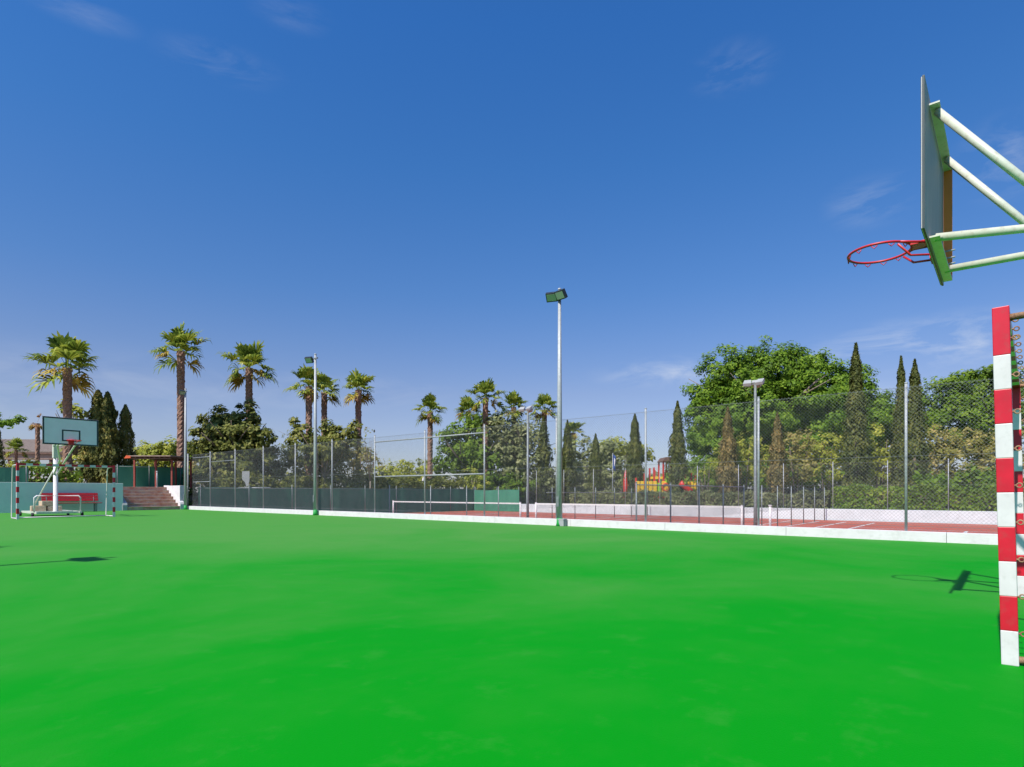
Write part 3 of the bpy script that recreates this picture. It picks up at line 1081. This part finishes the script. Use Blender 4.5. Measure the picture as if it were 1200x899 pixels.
def limbs(mb, base, top, r, spread, n, zsplit):
    base, top = Vector(base), Vector(top)
    fork = base.lerp(top, zsplit)
    mid = base.lerp(fork, .5) + Vector((random.uniform(-.1, .1), random.uniform(-.1, .1), 0)) * r * 4
    mb.tube([base - Vector((0, 0, .1)), base + Vector((0, 0, .25)), mid, fork], [r * 1.5, r * 1.1, r * .9, r * .75], 9, jit=.15)
    for i in range(n):
        a = 2 * math.pi * (i + random.random() * .6) / n
        e = fork.lerp(top, random.uniform(.5, .95)) + Vector((math.cos(a), math.sin(a), 0)) * spread * random.uniform(.45, .8)
        m_ = fork.lerp(e, .5) + Vector((0, 0, random.uniform(-.05, .15) * spread))
        mb.tube([fork - Vector((0, 0, .1)), m_, e], [r * .5, r * .33, r * .12], 7, jit=.15)
        for q in range(2):
            e2 = e + Vector((random.uniform(-.4, .4), random.uniform(-.4, .4), random.uniform(-.1, .12))) * spread
            mb.tube([m_, m_.lerp(e2, .5) + Vector((0, 0, .1)), e2], [r * .25, r * .16, r * .06], 6)


def tree(name, label, cat, px, Y, lobes_px, m, gz=GZ, leaf=.16, clump=.55, per=24, dens=1.0, trunk_r=.2, group=None, dy=1.0, aspect=.55, extra=None):
    """lobes_px: (px, py, half width px, half height px, depth offset m)"""
    k = Y / F
    cx = X_at(px, Y)
    t = thing(name, label, cat, (cx, Y, gz), 0, group)
    lobes = []
    for (lx, ly, rx, rz, dyo) in lobes_px:
        lobes.append((X_at(lx, Y) - cx, dyo, Z_at(ly, Y) - gz, rx * k, max(rx, rz) * k * dy * .9, rz * k))
    C, Nn = crown_points(lobes, clump, per, dens)
    keep = C[:, 2] > 0.05
    C, Nn = C[keep], Nn[keep]
    sl = rng.uniform(.65, 1.35, len(C)) * leaf
    leaf_quads("crown", C, Nn, sl, sl * aspect, m, t)
    zt = max(l[2] for l in lobes)
    sp = max(l[3] for l in lobes) * (1.0 if len(lobes) < 3 else 1.4)
    mb = MB()
    limbs(mb, (0, 0, 0), (0, 0, zt), trunk_r, sp, 5, .42)
    mb.build("trunk", M['bark'], t)
    return t


def shrub(label, px, Y, lobes_px, m, gz=GZ, leaf=.12, clump=.4, per=22, dens=1.5, group=None, name="shrub", aspect=.5):
    k = Y / F
    cx = X_at(px, Y)
    t = thing(name, label, "shrub", (cx, Y, gz), 0, group)
    lobes = [(X_at(lx, Y) - cx, dyo, Z_at(ly, Y) - gz, rx * k, max(rx, rz) * k * .9, rz * k) for (lx, ly, rx, rz, dyo) in lobes_px]
    C, Nn = crown_points(lobes, clump, per, dens)
    keep = C[:, 2] > 0.03
    sl = rng.uniform(.65, 1.35, keep.sum()) * leaf
    leaf_quads("foliage", C[keep], Nn[keep], sl, sl * aspect, m, t)
    mb = MB()
    zt = max(l[2] for l in lobes)
    for i in range(4):
        a = i * 1.6 + random.random()
        r = random.uniform(.2, .5) * max(l[3] for l in lobes)
        mb.tube([(math.cos(a) * .1, math.sin(a) * .1, -.05), (math.cos(a) * r * .5, math.sin(a) * r * .5, zt * .5), (math.cos(a) * r, math.sin(a) * r, zt)], [.06, .045, .02], 6)
    mb.build("stems", M['bark'], t)
    return t


def cypress(label, px, Y, top_py, half_px, m, gz=GZ, tips=((0, 0, 1.0),), group="slim cypresses beyond the courts", n=3000, name="cypress_tree", base_gap=.35, belly=.35, power=.72):
    H = Z_at(top_py, Y) - gz
    Rr = half_px * Y / F
    t = thing(name, label, "tree", (X_at(px, Y), Y, gz), 0, group)
    C, Nn, S = [], [], []
    for (ox, oy, hf) in tips:
        h = H * hf
        k = int(n * hf / len(tips) ** .5)
        tt = rng.uniform(0, 1, k) ** .85
        prof = np.where(tt < belly, .62 + .38 * np.sin(tt / belly * math.pi / 2), ((1 - tt) / (1 - belly)) ** power)
        rr = Rr * (1 if len(tips) == 1 else .72) * prof * (1 + .13 * np.sin(tt * 23 + ox * 7) + .08 * np.sin(tt * 51))
        ang = rng.uniform(0, 2 * math.pi, k)
        strand = 1 + .2 * np.sin(ang * 5 + tt * 9 + px) + .12 * np.sin(ang * 9 - tt * 14)
        rad = rr * strand * rng.uniform(.62, 1.1, k)
        z = base_gap + tt * (h - base_gap)
        C.append(np.stack([ox * Rr + rad * np.cos(ang), oy * Rr + rad * np.sin(ang), z], 1))
        Nn.append(np.stack([np.cos(ang), np.sin(ang), np.full(k, .35)], 1) + rng.normal(size=(k, 3)) * .5)
        S.append(np.full(k, 1.0))
    C, Nn = np.concatenate(C), np.concatenate(Nn)
    sl = rng.uniform(.5, 1.5, len(C)) * max(.085, Rr * .15)
    leaf_quads("crown", C, Nn, sl, sl * .42, m, t, updir=np.array([0, 0, 1.0]))
    mb = MB()
    for (ox, oy, hf) in tips:
        mb.tube([(0, 0, -.1), (0, 0, .6), (ox * Rr, oy * Rr, H * hf * .93)], [Rr * .22 + .05, Rr * .18 + .04, .02], 8)
    mb.build("trunk", M['bark'], t)
    return t


# ---- palms
def frond(V_, F_, origin, az, el, Lp, Rb, seed):
    rd = random.Random(seed)
    d = Vector((math.cos(az) * math.cos(el), math.sin(az) * math.cos(el), math.sin(el)))
    side = Vector((-math.sin(az), math.cos(az), 0))
    nrm = d.cross(side) * -1
    if nrm.z < 0 and el < 1.3:
        nrm = -nrm
    tip = Vector(origin) + d * Lp + Vector((0, 0, -.10 * Lp))
    # petiole
    b = len(V_)
    w = side * .025
    V_ += [Vector(origin) - w, Vector(origin) + w, tip + w, tip - w]
    F_.append((b, b + 1, b + 2, b + 3))
    ns = 16
    for i in range(ns):
        f = i / (ns - 1) * 2 - 1
        a = f * R(92)
        L = Rb * (1.0 - .30 * abs(f)) * rd.uniform(.86, 1.08)
        q = (d * math.cos(a) + side * math.sin(a)).normalized()
        wv = q.cross(nrm).normalized() * (.075 * Rb + .010)
        lift = nrm * (.04 * (1 if i % 2 else -1) + .30 * abs(f)) * Rb
        p0 = tip
        p1 = tip + q * L * .58 + lift
        p2 = tip + q * L * .84 + lift - Vector((0, 0, .09 * L * rd.uniform(.5, 1.6)))
        p3 = tip + q * L * 1.02 + lift - Vector((0, 0, .30 * L * rd.uniform(.3, 1.6)))
        b = len(V_)
        V_ += [p0 - wv * .2, p0 + wv * .2, p1 + wv, p1 - wv, p2 + wv * .55, p2 - wv * .55, p3]
        F_ += [(b, b + 1, b + 2, b + 3), (b + 3, b + 2, b + 4, b + 5), (b + 5, b + 4, b + 6)]


def palm(label, px, crown_py, Y, width_px, gz=GZ, seed=1, lean=0.0, group="fan palms behind the courts", dry=7, tr=.26, m_green=None, name="palm_tree", nf=18, skirt=True):
    rd = random.Random(seed)
    Zc = Z_at(crown_py, Y) - gz
    Rc = width_px / 2 * Y / F
    t = thing(name, label, "palm tree", (X_at(px, Y), Y, gz), rd.uniform(0, 6.28), group)
    Lp, Rb = Rc * .56, Rc * .62
    V_, F_ = [], []
    top = Vector((0, 0, Zc - .05 * Rc))
    for i in range(nf):
        az = i * 2.39996 + rd.uniform(-.25, .25)
        f = i / nf
        el = R(84 - 100 * f ** 1.05 + rd.uniform(-15, 15))
        if i >= nf - 2:
            el = R(rd.uniform(-38, -12))
        frond(V_, F_, top + Vector((0, 0, (.5 - f) * .25)), az, el, Lp * rd.uniform(.55, 1.25), Rb * rd.uniform(.8, 1.12), seed * 100 + i)
    link_mesh("crown", V_, F_, m_green or M['l_palm'], t)
    V_, F_ = [], []
    for i in range(dry):
        az = i * 2.39996 * 1.3 + rd.uniform(-.3, .3)
        frond(V_, F_, top - Vector((0, 0, .12)), az, R(rd.uniform(-42, -8)), Lp * rd.uniform(.6, .95), Rb * rd.uniform(.65, .9), seed * 100 + 60 + i)
    if dry:
        link_mesh("yellow_fronds", V_, F_, M['l_palmdry'], t)
    # trunk with rough leaf bases
    n, rings = 12, max(10, int(Zc / .16))
    vs, fs = [], []
    for j in range(rings + 1):
        f = j / rings
        z = f * (Zc - .02)
        rb = tr * (1.25 - .35 * min(1, f * 5)) * (1.0 if f < .93 else 1.0 + (f - .93) * 1.5)
        for kx in range(n):
            a = 2 * math.pi * (kx + .5 * (j % 2)) / n
            q = rb * (1 + rd.uniform(-.09, .17) + (.07 if (kx + j) % 2 else -.05))
            vs.append((q * math.cos(a), q * math.sin(a), z + rd.uniform(-.03, .03)))
    for j in range(rings):
        for kx in range(n):
            k2 = (kx + 1) % n
            fs.append((j * n + kx, j * n + k2, (j + 1) * n + k2, (j + 1) * n + kx))
    link_mesh("trunk", vs, fs, M['palmbark'], t)
    return t


def leaf_hedge(label, u0, u1, v0, v1, z0, z1, m, dens=260, leaf=.085, wob=1.0, along_v=False):
    """local y runs along the hedge, local x across it; the camera side is local -x (along u) or +x (along v)"""
    if along_v:
        t = thing("hedge", label, "hedge", P(u0, v0, z0), COURT - R(90))
        L, Wd, sx = v1 - v0, u1 - u0, -1.0
    else:
        t = thing("hedge", label, "hedge", P(u0, v0, z0), COURT)
        L, Wd, sx = u1 - u0, v1 - v0, 1.0
    if along_v:
        t.location = P(u1, v0, z0)
    H = z1 - z0
    n = int(dens * (L * H * 1.0 + L * Wd * .8))
    face = rng.uniform(0, 1, n)
    y = rng.uniform(0, L, n)
    wav = wob * (.08 * np.sin(y * 1.7) + .06 * np.sin(y * 4.1 + 2) + .05 * np.sin(y * 9.3))
    front = face < H / (H + Wd * .8)
    x = np.where(front, rng.normal(0, .07 * wob, n) + np.abs(rng.normal(0, .05, n)) + .15 * (wob - 1) * np.sin(y * 2.3), rng.uniform(0, Wd, n))
    z = np.where(front, rng.uniform(0, 1, n) * (H + wav), H + wav + rng.normal(0, .06 * wob, n))
    nn = np.where(front[:, None], np.array([-1, 0, .35]), np.array([-.15, 0, 1.0])) + rng.normal(size=(n, 3)) * .6
    nn[:, 0] *= sx
    if along_v:
        x = Wd - x if False else -x + 0.0
        x = x * 1.0
    sl = rng.uniform(.6, 1.4, n) * leaf
    leaf_quads("foliage", np.stack([x, y, z], 1), nn, sl, sl * .55, m, t)
    MB().box((sx * (Wd / 2 + .12), L / 2, H / 2 - .15 * wob), (Wd - .2, L - .1, H - .3 * wob)).build("inner_branches", M['bark'], t)
    return t


# palms (pixel column of the trunk, row of the crown centre, distance, crown width in pixels)
palm("big fan palm rising behind the far backboard", 79, 431, 40, 80, TERR, 3, tr=.27, dry=6, nf=18)
palm("tallest slim fan palm beside the corner floodlight pole", 212, 412, 43, 64, GZ, 5, tr=.27, dry=4, nf=17)
palm("fan palm sticking out of the dark loquat tree", 292, 431, 52, 64, GZ, 9, tr=.30, dry=8)
palm("fan palm just left of the single lamp floodlight pole", 362, 453, 50, 50, GZ, 13, tr=.27, dry=7)
palm("fan palm half hidden behind the single lamp floodlight pole", 380, 460, 55, 46, GZ, 17, tr=.27, dry=7)
palm("fan palm with a bare reddish trunk right of the single lamp pole", 420, 457, 53, 48, GZ, 21, tr=.27, dry=5)
palm("lone fan palm above the framed fence bay", 504, 482, 64, 42, GZ, 25, tr=.30, dry=6)
palm("fan palm rising highest above the olive trees", 569, 466, 60, 48, GZ, 29, tr=.29, dry=5)
palm("yellowish fan palm low behind the olive trees", 549, 482, 66, 38, GZ, 33, tr=.3, dry=12, nf=22)
palm("fan palm left of the tennis lamp head", 602, 477, 64, 36, GZ, 37, tr=.27, dry=4)
palm("fan palm directly behind the dark cypress by the tall pole", 638, 480, 66, 38, GZ, 41, tr=.3, dry=7)
palm("small fan palm behind the cypress right of the tall pole", 672, 507, 70, 34, GZ, 45, tr=.26, dry=6)
palm("withered orange palm at the left edge of the far backboard", 44, 496, 47, 22, TERR, 49, tr=.16, dry=16, nf=3, group=None, m_green=M['l_dry'])
palm("low spiky yucca in front of the brown pavilion roof", 19, 527, 45, 26, TERR, 53, tr=.1, dry=7, nf=18, group=None, name="yucca_plant")

# thujas by the far backboard
cypress("wide dark twin topped thuja right of the far backboard", 120, 41, 457, 15, M['l_thuja'], TERR, ((-.33, 0, .985), (.33, .1, .97), (.62, -.3, .76), (-.55, -.2, .55)), None, 14000, "thuja_tree", .2, .5, .5)
cypress("single narrow thuja standing alone left of the steps", 147, 42, 475, 8.5, M['l_thuja'], TERR, ((0, 0, 1),), None, 8000, "thuja_tree", .2, .5, .5)
cypress("dark slim cypress at the left picture edge", -2, 43, 500, 6, M['l_cyp'], TERR, ((0, 0, 1),), None, 2000)

# cypresses
C_ = [
    ("dark broad cypress left of the tall floodlight pole", 637, 60, 489, 9.8, 'l_cyp'),
    ("slim dark cypress right of the tall floodlight pole", 665, 58, 493, 8.6, 'l_cyp'),
    ("short dark cypress left of the blue flag", 698, 58, 509, 8.0, 'l_cyp'),
    ("pointed cypress left of the yellow play panels", 744, 57, 486, 10.3, 'l_cyp'),
    ("pointed cypress standing alone against the sky right of the play tower", 794, 55, 471, 10.9, 'l_cyp'),
    ("short brownish cypress left of the right tennis lamp pole", 853, 50, 478, 11, 'l_cypbrown'),
    ("thin brown ragged cypress right of the right tennis lamp pole", 911, 49, 484, 10, 'l_cypbrown'),
    ("tallest cypress in front of the big green tree", 1003, 46, 403, 13.5, 'l_cyp'),
    ("slightly leaning dark cypress behind a fence post", 1056, 46, 418, 10, 'l_cyp'),
    ("dark cypress nearest to the goal post", 1072, 45.5, 422, 12.5, 'l_cyp'),
]
for (lab, px, Y, top, hw, mm) in C_:
    cypress(lab, px, Y, top, hw, M[mm], n=8500)

# broadleaf trees
tree("loquat_tree", "dense dark olive loquat tree behind the fence on the left", "tree", 275, 46,
     [(270, 510, 34, 26, 0), (240, 518, 22, 20, 0.5), (302, 518, 24, 20, -.3), (282, 488, 20, 15, .2), (255, 495, 16, 16, 0), (275, 545, 45, 25, 0)], M['l_olive'], leaf=.17, clump=.5, per=40, dens=1.9)
tree("loquat_tree", "loose olive leaved tree around the single lamp floodlight pole", "tree", 380, 48,
     [(352, 512, 18, 13, 0), (382, 506, 15, 13, .4), (400, 513, 20, 14, -.3), (375, 528, 38, 16, 0), (345, 496, 5, 8, 0), (415, 500, 7, 6, .2)], M['l_olive'], leaf=.17, clump=.42, per=26, dens=1.7, trunk_r=.13)
tree("sapling", "thin sparse sapling near the framed fence bay", "tree", 434, 46,
     [(434, 510, 12, 9, 0), (430, 525, 14, 8, 0)], M['l_grey'], leaf=.12, clump=.35, per=5, dens=.9, trunk_r=.07)
tree("olive_tree", "dark green rounded tree left of the tennis lamp pole", "tree", 556, 62,
     [(548, 520, 30, 28, 0), (570, 508, 30, 24, .5), (535, 538, 26, 22, 0), (572, 545, 38, 26, -.4), (528, 512, 14, 14, 0)], M['l_green'], leaf=.2, clump=.7, per=26, dens=1.1, trunk_r=.3)
tree("olive_tree", "silvery grey olive tree behind the tennis lamp pole", "tree", 608, 61,
     [(600, 512, 28, 22, 0), (620, 515, 22, 26, .5), (585, 500, 22, 15, -.8), (618, 548, 32, 28, 0), (596, 540, 24, 24, -.5)], M['l_grey'], leaf=.18, clump=.7, per=24, dens=1.1, trunk_r=.28)
tree("olive_tree", "greyish tree behind the blue flag", "tree", 706, 64,
     [(690, 535, 24, 22, 0), (720, 538, 28, 26, 0), (705, 560, 40, 18, 0), (672, 530, 14, 16, 1)], M['l_grey'], leaf=.18, clump=.65, per=22, dens=1.1)
tree("stone_pine", "round topped yellow green tree behind the pointed cypress", "tree", 728, 74,
     [(722, 524, 26, 9, 0), (738, 531, 26, 9, 0), (712, 532, 18, 10, 1)], M['l_yellow'], leaf=.2, clump=.7, per=24, dens=1.1)
tree("plane_tree", "huge bright green broadleaf tree on the right", "tree", 900, 60,
     [(846, 440, 36, 28, 0), (905, 436, 46, 30, 0), (945, 440, 44, 26, 1), (986, 455, 38, 30, 0), (1017, 482, 30, 28, 0), (840, 490, 34, 32, 0),
      (880, 485, 44, 38, -2), (935, 485, 46, 40, -2), (980, 510, 40, 36, -1), (860, 535, 46, 34, 0), (925, 540, 56, 36, -1), (825, 466, 22, 22, 1), (818, 505, 20, 26, 0), (1005, 455, 26, 24, .5), (1028, 490, 18, 26, 0), (900, 470, 60, 40, 2), (960, 480, 50, 40, 2), (870, 510, 50, 40, 1.5), (880, 424, 26, 14, .5), (928, 418, 22, 12, .5), (960, 428, 18, 12, 0)],
     M['l_fresh'], leaf=.15, clump=.85, per=92, dens=.8, trunk_r=.5, dy=.7)
tree("plane_tree", "green broadleaf tree behind the near striped goal post", "tree", 1150, 55,
     [(1110, 470, 36, 26, 0), (1150, 462, 36, 30, 0), (1090, 490, 30, 28, 1), (1130, 500, 60, 34, -1), (1180, 470, 40, 40, 0), (1128, 448, 20, 14, 0), (1160, 440, 22, 12, 0)],
     M['l_green'], leaf=.145, clump=.75, per=70, dens=.95, trunk_r=.4, dy=.7)
tree("plane_tree", "smaller green tree between the tallest cypress and the cypress pair", "tree", 1030, 62,
     [(1025, 485, 26, 22, 0), (1040, 505, 30, 24, 0), (1010, 520, 30, 30, 0)], M['l_green'], leaf=.145, clump=.75, per=70, dens=.95, trunk_r=.3)
tree("leafy_tree", "small leafy tree rising behind the far backboard", "tree", 84, 45,
     [(84, 480, 12, 8, 0), (96, 484, 9, 6, 0), (74, 476, 6, 8, 0), (95, 545, 24, 18, 0), (90, 520, 16, 14, 0)], M['l_yellow'], TERR, leaf=.17, clump=.36, per=14, dens=1.5, trunk_r=.2)
tree("leafy_tree", "overhanging leafy branch reaching in at the left picture edge", "tree", -34, 30,
     [(-30, 490, 26, 14, 0), (2, 496, 12, 6, 0), (14, 494, 9, 5, 0), (22, 491, 5, 4, 0)], M['l_green'], 0.0, leaf=.11, clump=.22, per=12, dens=3.4, trunk_r=.12)
tree("leafy_tree", "distant yellow green trees in a clump above the red canopy", "tree", 186, 66,
     [(178, 528, 18, 10, 0), (200, 525, 16, 11, 0), (215, 528, 16, 10, 1), (190, 540, 32, 14, 0), (165, 533, 10, 8, 0)], M['l_yellow'], leaf=.2, clump=.6, per=22, dens=1.4)
tree("leafy_tree", "bright green small tree between the corner pole and the loquat tree", "tree", 236, 58,
     [(236, 528, 14, 14, 0), (228, 540, 16, 14, 0)], M['l_fresh'], leaf=.2, clump=.5, per=22, dens=1.5)
tree("leafy_tree", "distant dark tree between the play tower and the big tree", "tree", 812, 78,
     [(810, 552, 12, 16, 0), (824, 556, 12, 14, 0), (798, 560, 14, 12, 0)], M['l_green'], leaf=.22, clump=.6, per=20, dens=1.2)

# shrubs beyond the far fence
S_ = [
    ("yellow green shrub below the big tree at its left side", 872, 52, [(872, 522, 20, 14, 0), (858, 545, 28, 24, 0), (884, 545, 24, 24, 0)], 'l_yellow'),
    ("tan flowering shrub in front of the big tree", 934, 51, [(935, 515, 20, 15, 0), (925, 545, 30, 26, 0), (948, 540, 22, 26, 0)], 'l_rose'),
    ("bright yellow green shrub left of the tallest cypress", 968, 50, [(966, 522, 22, 16, 0), (978, 548, 26, 24, 0)], 'l_yellow'),
    ("yellow green shrub right of the tallest cypress", 1030, 48, [(1025, 516, 22, 18, 0), (1038, 545, 32, 30, 0), (1015, 545, 20, 26, 0)], 'l_yellow'),
    ("wide rosy brown oleander right of the cypress pair", 1105, 47, [(1098, 520, 26, 20, 0), (1120, 518, 26, 20, 0), (1110, 548, 46, 28, 0), (1070, 542, 26, 30, .5), (1095, 540, 30, 30, .8)], 'l_rose'),
    ("rosy oleander behind the near striped goal post", 1165, 46, [(1150, 525, 26, 20, 0), (1180, 525, 34, 26, 0), (1165, 555, 50, 26, 0)], 'l_rose'),
    ("grey green shrub behind the yellow play panels", 770, 62, [(770, 572, 34, 10, 0), (800, 570, 20, 10, 0)], 'l_hedge'),
    ("dusty shrub between the blue flag and the first cypress", 680, 60, [(676, 560, 22, 22, 0), (655, 565, 18, 18, 0)], 'l_grey'),
    ("low yellow bush left of the right tennis lamp pole", 828, 54, [(828, 565, 24, 18, 0), (838, 545, 12, 12, 0)], 'l_hedge'),
    ("mixed bush behind the left end of the fence", 255, 49, [(245, 556, 24, 26, 0), (268, 558, 22, 26, 0)], 'l_rose'),
    ("brown green bush beside the white hanging sheet", 305, 50, [(300, 550, 22, 32, 0), (322, 550, 22, 32, 0), (338, 545, 14, 24, 0)], 'l_olive'),
    ("brown green bush behind the single lamp floodlight pole", 365, 51, [(352, 546, 24, 34, 0), (378, 545, 24, 34, 0), (366, 535, 26, 20, 1)], 'l_olive'),
    ("tan bush behind the reddish bare palm trunk", 420, 52, [(404, 545, 22, 34, 0), (430, 552, 20, 26, 0), (418, 535, 14, 16, 0.5)], 'l_rose'),
    ("long yellow shrubbery clump behind the framed fence bay", 470, 66, [(450, 556, 22, 10, 0), (474, 552, 24, 14, 0), (498, 552, 22, 16, 0), (470, 566, 50, 10, 0)], 'l_yellow'),
    ("bright yellow bush under the dark rounded tree", 556, 57, [(552, 560, 10, 12, 0), (562, 566, 10, 9, 0)], 'l_yellow'),
    ("dark bush at the foot of the olive trees", 590, 59, [(580, 570, 26, 12, 0), (610, 568, 22, 14, 0)], 'l_green'),
    ("clipped round bush beside the palm at the top of the steps", 206, 42.5, [(206, 558, 8.5, 8, 0), (202, 565, 6, 7, 0)], 'l_fresh'),
    ("yellow bush under the brown pavilion roof", 28, 46, [(22, 545, 18, 7, 0), (42, 545, 14, 7, 0)], 'l_yellow'),
    ("brownish bush at the foot of the twin thuja", 104, 42, [(100, 545, 12, 22, 0), (112, 555, 10, 14, 0)], 'l_thuja'),
    ("green bush at the left picture edge behind the teal wall", 2, 41, [(0, 556, 9, 9, 0)], 'l_fresh'),
]
for (lab, px, Y, lobes, mm) in S_:
    tz = TERR if px < 120 or px == 206 else GZ
    shrub(lab, px, Y, lobes, M[mm], tz, group=None, leaf=.13 if Y < 60 else .16, clump=.4, per=20, dens=1.7)

leaf_hedge("clipped green hedge behind the low white wall on the right", -16, 8.2, 39.2, 40.8, GZ, 1.25, M['l_hedge'])
leaf_hedge("taller loose hedge growing behind the clipped hedge", -18, 4.5, 42.6, 44.4, GZ, 1.9, M['l_green'], 120, .15, 3.0)
leaf_hedge("rough brown green hedge behind the left windscreen", 40.0, 42.0, 16.5, 62, GZ, 1.9, M['l_olive'], 110, .15, 3.0, True)
leaf_hedge("dark green hedge on the terrace behind the far goal", 45.5, 46.8, -6, 12, TERR, 2.45, M['l_hedge'], 140, .12, 2.0, True)
leaf_hedge("far rough hedge beyond the playground", 6, 62, 66, 68, GZ, 2.6, M['l_grey'], 60, .22, 4.0)
leaf_hedge("loose lower hedge behind the low white wall in the middle", 8.4, 27, 39.3, 40.5, GZ, 0.9, M['l_grey'], 200, .1)

# ------------------------------------------------------------------ playground beyond the courts
Yp = 56
t = thing("play_structure", "yellow and red playground tower with a brown gabled roof", "play structure", (X_at(765, Yp), Yp, GZ), 0)
kp = Yp / F


def pz(py):
    return Z_at(py, Yp) - GZ


def pxl(px):
    return X_at(px, Yp) - X_at(765, Yp)


for i, px in enumerate((747, 752, 757, 762, 767, 777, 781)):
    MB().box((pxl(px), -.2, (pz(564) + pz(577)) / 2), (4.2 * kp, .1, pz(564) - pz(577)), bev=.03).build("yellow_panel", M['yellow'], t)
MB().box((pxl(772), -.16, (pz(566) + pz(577)) / 2), (3.4 * kp, .06, pz(566) - pz(577))).build("lime_door", M['lime'], t)
MB().box((pxl(764), .8, pz(578)), (40 * kp, 2.2, .12)).build("deck", M['fascia'], t)
for px, top in ((755, 555), (766, 548), (772, 550), (777, 541), (786, 541), (745, 560)):
    for y in (-.1, 1.6):
        MB().box((pxl(px), y, pz(top) / 2), (.14, .14, pz(top))).build("post", M['playred'], t)
MB().box((pxl(770), -.1, pz(560)), (16 * kp, .08, .22)).build("rail", M['yellow'], t)
MB().prism([(pxl(775), -.35, pz(541)), (pxl(790), -.35, pz(541)), (pxl(787), -.35, pz(536)), (pxl(779), -.35, pz(536))], (0, 2.2, 0)).build("roof", M['fascia'], t)
MB().prism([(pxl(779), -.3, pz(568)), (pxl(789), -.3, pz(568)), (pxl(785), -.3, pz(554)), (pxl(780), -.3, pz(554))], (0, .08, 0)).build("lime_gable", M['lime'], t)
MB().torus((pxl(779.5), -.3, pz(571)), .34, .09, 22, 8, 'y').build("porthole_ring", M['orange'], t)
t2 = thing("playground_slide", "red curved slide with a yellow platform beside the play tower", "slide", (X_at(806, 54), 54, GZ), 0)
kp2 = 54 / F
sl = MB()
pts = [(X_at(p, 54) - X_at(806, 54), 0, Z_at(q, 54) - GZ) for p, q in ((797, 566), (800, 568), (803, 571), (806, 574), (811, 576))]
sl.tube(pts, .28, 10)
sl.build("chute", M['playred'], t2)
for p in (808.5, 812, 815.5):
    MB().box((X_at(p, 54) - X_at(806, 54), .3, Z_at(569, 54) - GZ), (.2, .08, .7), bev=.02).build("yellow_panel", M['yellow'], t2)
for p, top in ((805, 556), (812, 554), (817, 557)):
    MB().box((X_at(p, 54) - X_at(806, 54), .6, (Z_at(top, 54) - GZ) / 2), (.16, .16, Z_at(top, 54) - GZ)).build("post", M['playred'], t2)
t3 = thing("play_post", "red pointed play post left of the yellow panels", "play equipment", (X_at(733, 57), 57, GZ), 0)
hh = Z_at(551, 57) - GZ
MB().tube([(0, 0, 0), (0, 0, hh * .72), (0, 0, hh)], [.24, .22, .05], 10).build("post", M['playred'], t3)
MB().box((.05, 0, hh * .62), (.5, .3, .12), bev=.02).build("step", M['orange'], t3)

# blue flag on a pole
t = thing("flag_pole", "drooping blue and white flag on a thin pole between the cypresses", "flag", (X_at(718, 54), 54, GZ), 0)
H = Z_at(531, 54) - GZ
MB().tube([(0, 0, 0), (0, 0, H)], [.035, .025], 8).build("pole", M['galv'], t)
vs, fs, mi = [], [], []
nx, nzz = 8, 10
for j in range(nzz + 1):
    for i in range(nx + 1):
        fx, fz = i / nx, j / nzz
        vs.append((.03 + fx * .30 * (1 - .25 * fz), .10 * math.sin(fx * 7 + fz * 2), H - .05 - fz * 1.35 - fx * .35))
for j in range(nzz):
    for i in range(nx):
        a = j * (nx + 1) + i
        fs.append((a, a + 1, a + nx + 2, a + nx + 1))
        mi.append(1 if (3 <= i <= 5 and 2 <= j <= 6) else 0)
fl = link_mesh("cloth", vs, fs, [M['blue'], M['white']], t, mi, True)
sm = fl.modifiers.new("thick", 'SOLIDIFY')
sm.thickness = .008

# pale sheet hanging behind the fence on the left
sh = MB().prism([(-.25, 0, .45), (.25, 0, .45), (.25, 0, -.15), (.15, 0, -.55), (.05, 0, -.62), (-.06, 0, -.3), (-.25, 0, -.1)], (0, .02, 0)).build("hanging_sheet", M['greybox'])
sh.location = (X_at(288, 40.6), 40.6, Z_at(560, 40.6))
tag(sh, "torn pale grey sheet hanging behind the fence on the left", "sheet")
ab = MB().tube([(-.1, 0, 0), (2.1, 0, 0)], .03, 8).tube([(0, 0, 0), (0, 0, -1.9)], .03, 8).tube([(2, 0, 0), (2, 0, -1.9)], .03, 8).build("rail_frame", M['galv'])
ab.location = (X_at(281, 40.8), 40.8, Z_at(571.5, 40.8))
tag(ab, "short pale rail just below the torn grey sheet", "rail")

# red lounge with white parasol behind the windscreen
t = thing("garden_sofa", "red garden sofa on a pale plinth behind the framed fence bay", "sofa", (X_at(485, 60), 60, GZ), 0)
zs = Z_at(573, 60) - GZ
MB().box((0, 0, zs / 2), (2.0, .9, zs), bev=.02).build("plinth", M['kerb'], t)
MB().box((.1, 0, zs + .17), (1.7, .8, .3), bev=.06).build("cushion", M['redbench'], t)
MB().box((.1, .4, zs + .35), (1.7, .2, .45), bev=.06).build("backrest", M['redbench'], t)
for i, (px, py, lab) in enumerate(((473.5, 564, "white folded parasol left of the red garden sofa"), (496, 565, "white folded parasol right of the red garden sofa"))):
    t = thing("folded_parasol", lab, "parasol", (X_at(px, 61.5), 61.5, GZ), 0, "folded parasols by the red sofa")
    zt = Z_at(559, 61.5) - GZ
    MB().tube([(0, 0, 0), (0, 0, zt + .1)], .03, 8).build("pole", M['galv'], t)
    MB().tube([(0, 0, zt - 1.2), (0, 0, zt - .9), (0, 0, zt - .3), (0, 0, zt)], [.26, .24, .15, .03], 10, jit=.25).build("canopy", M['white'], t)

bpy.context.view_layer.update()
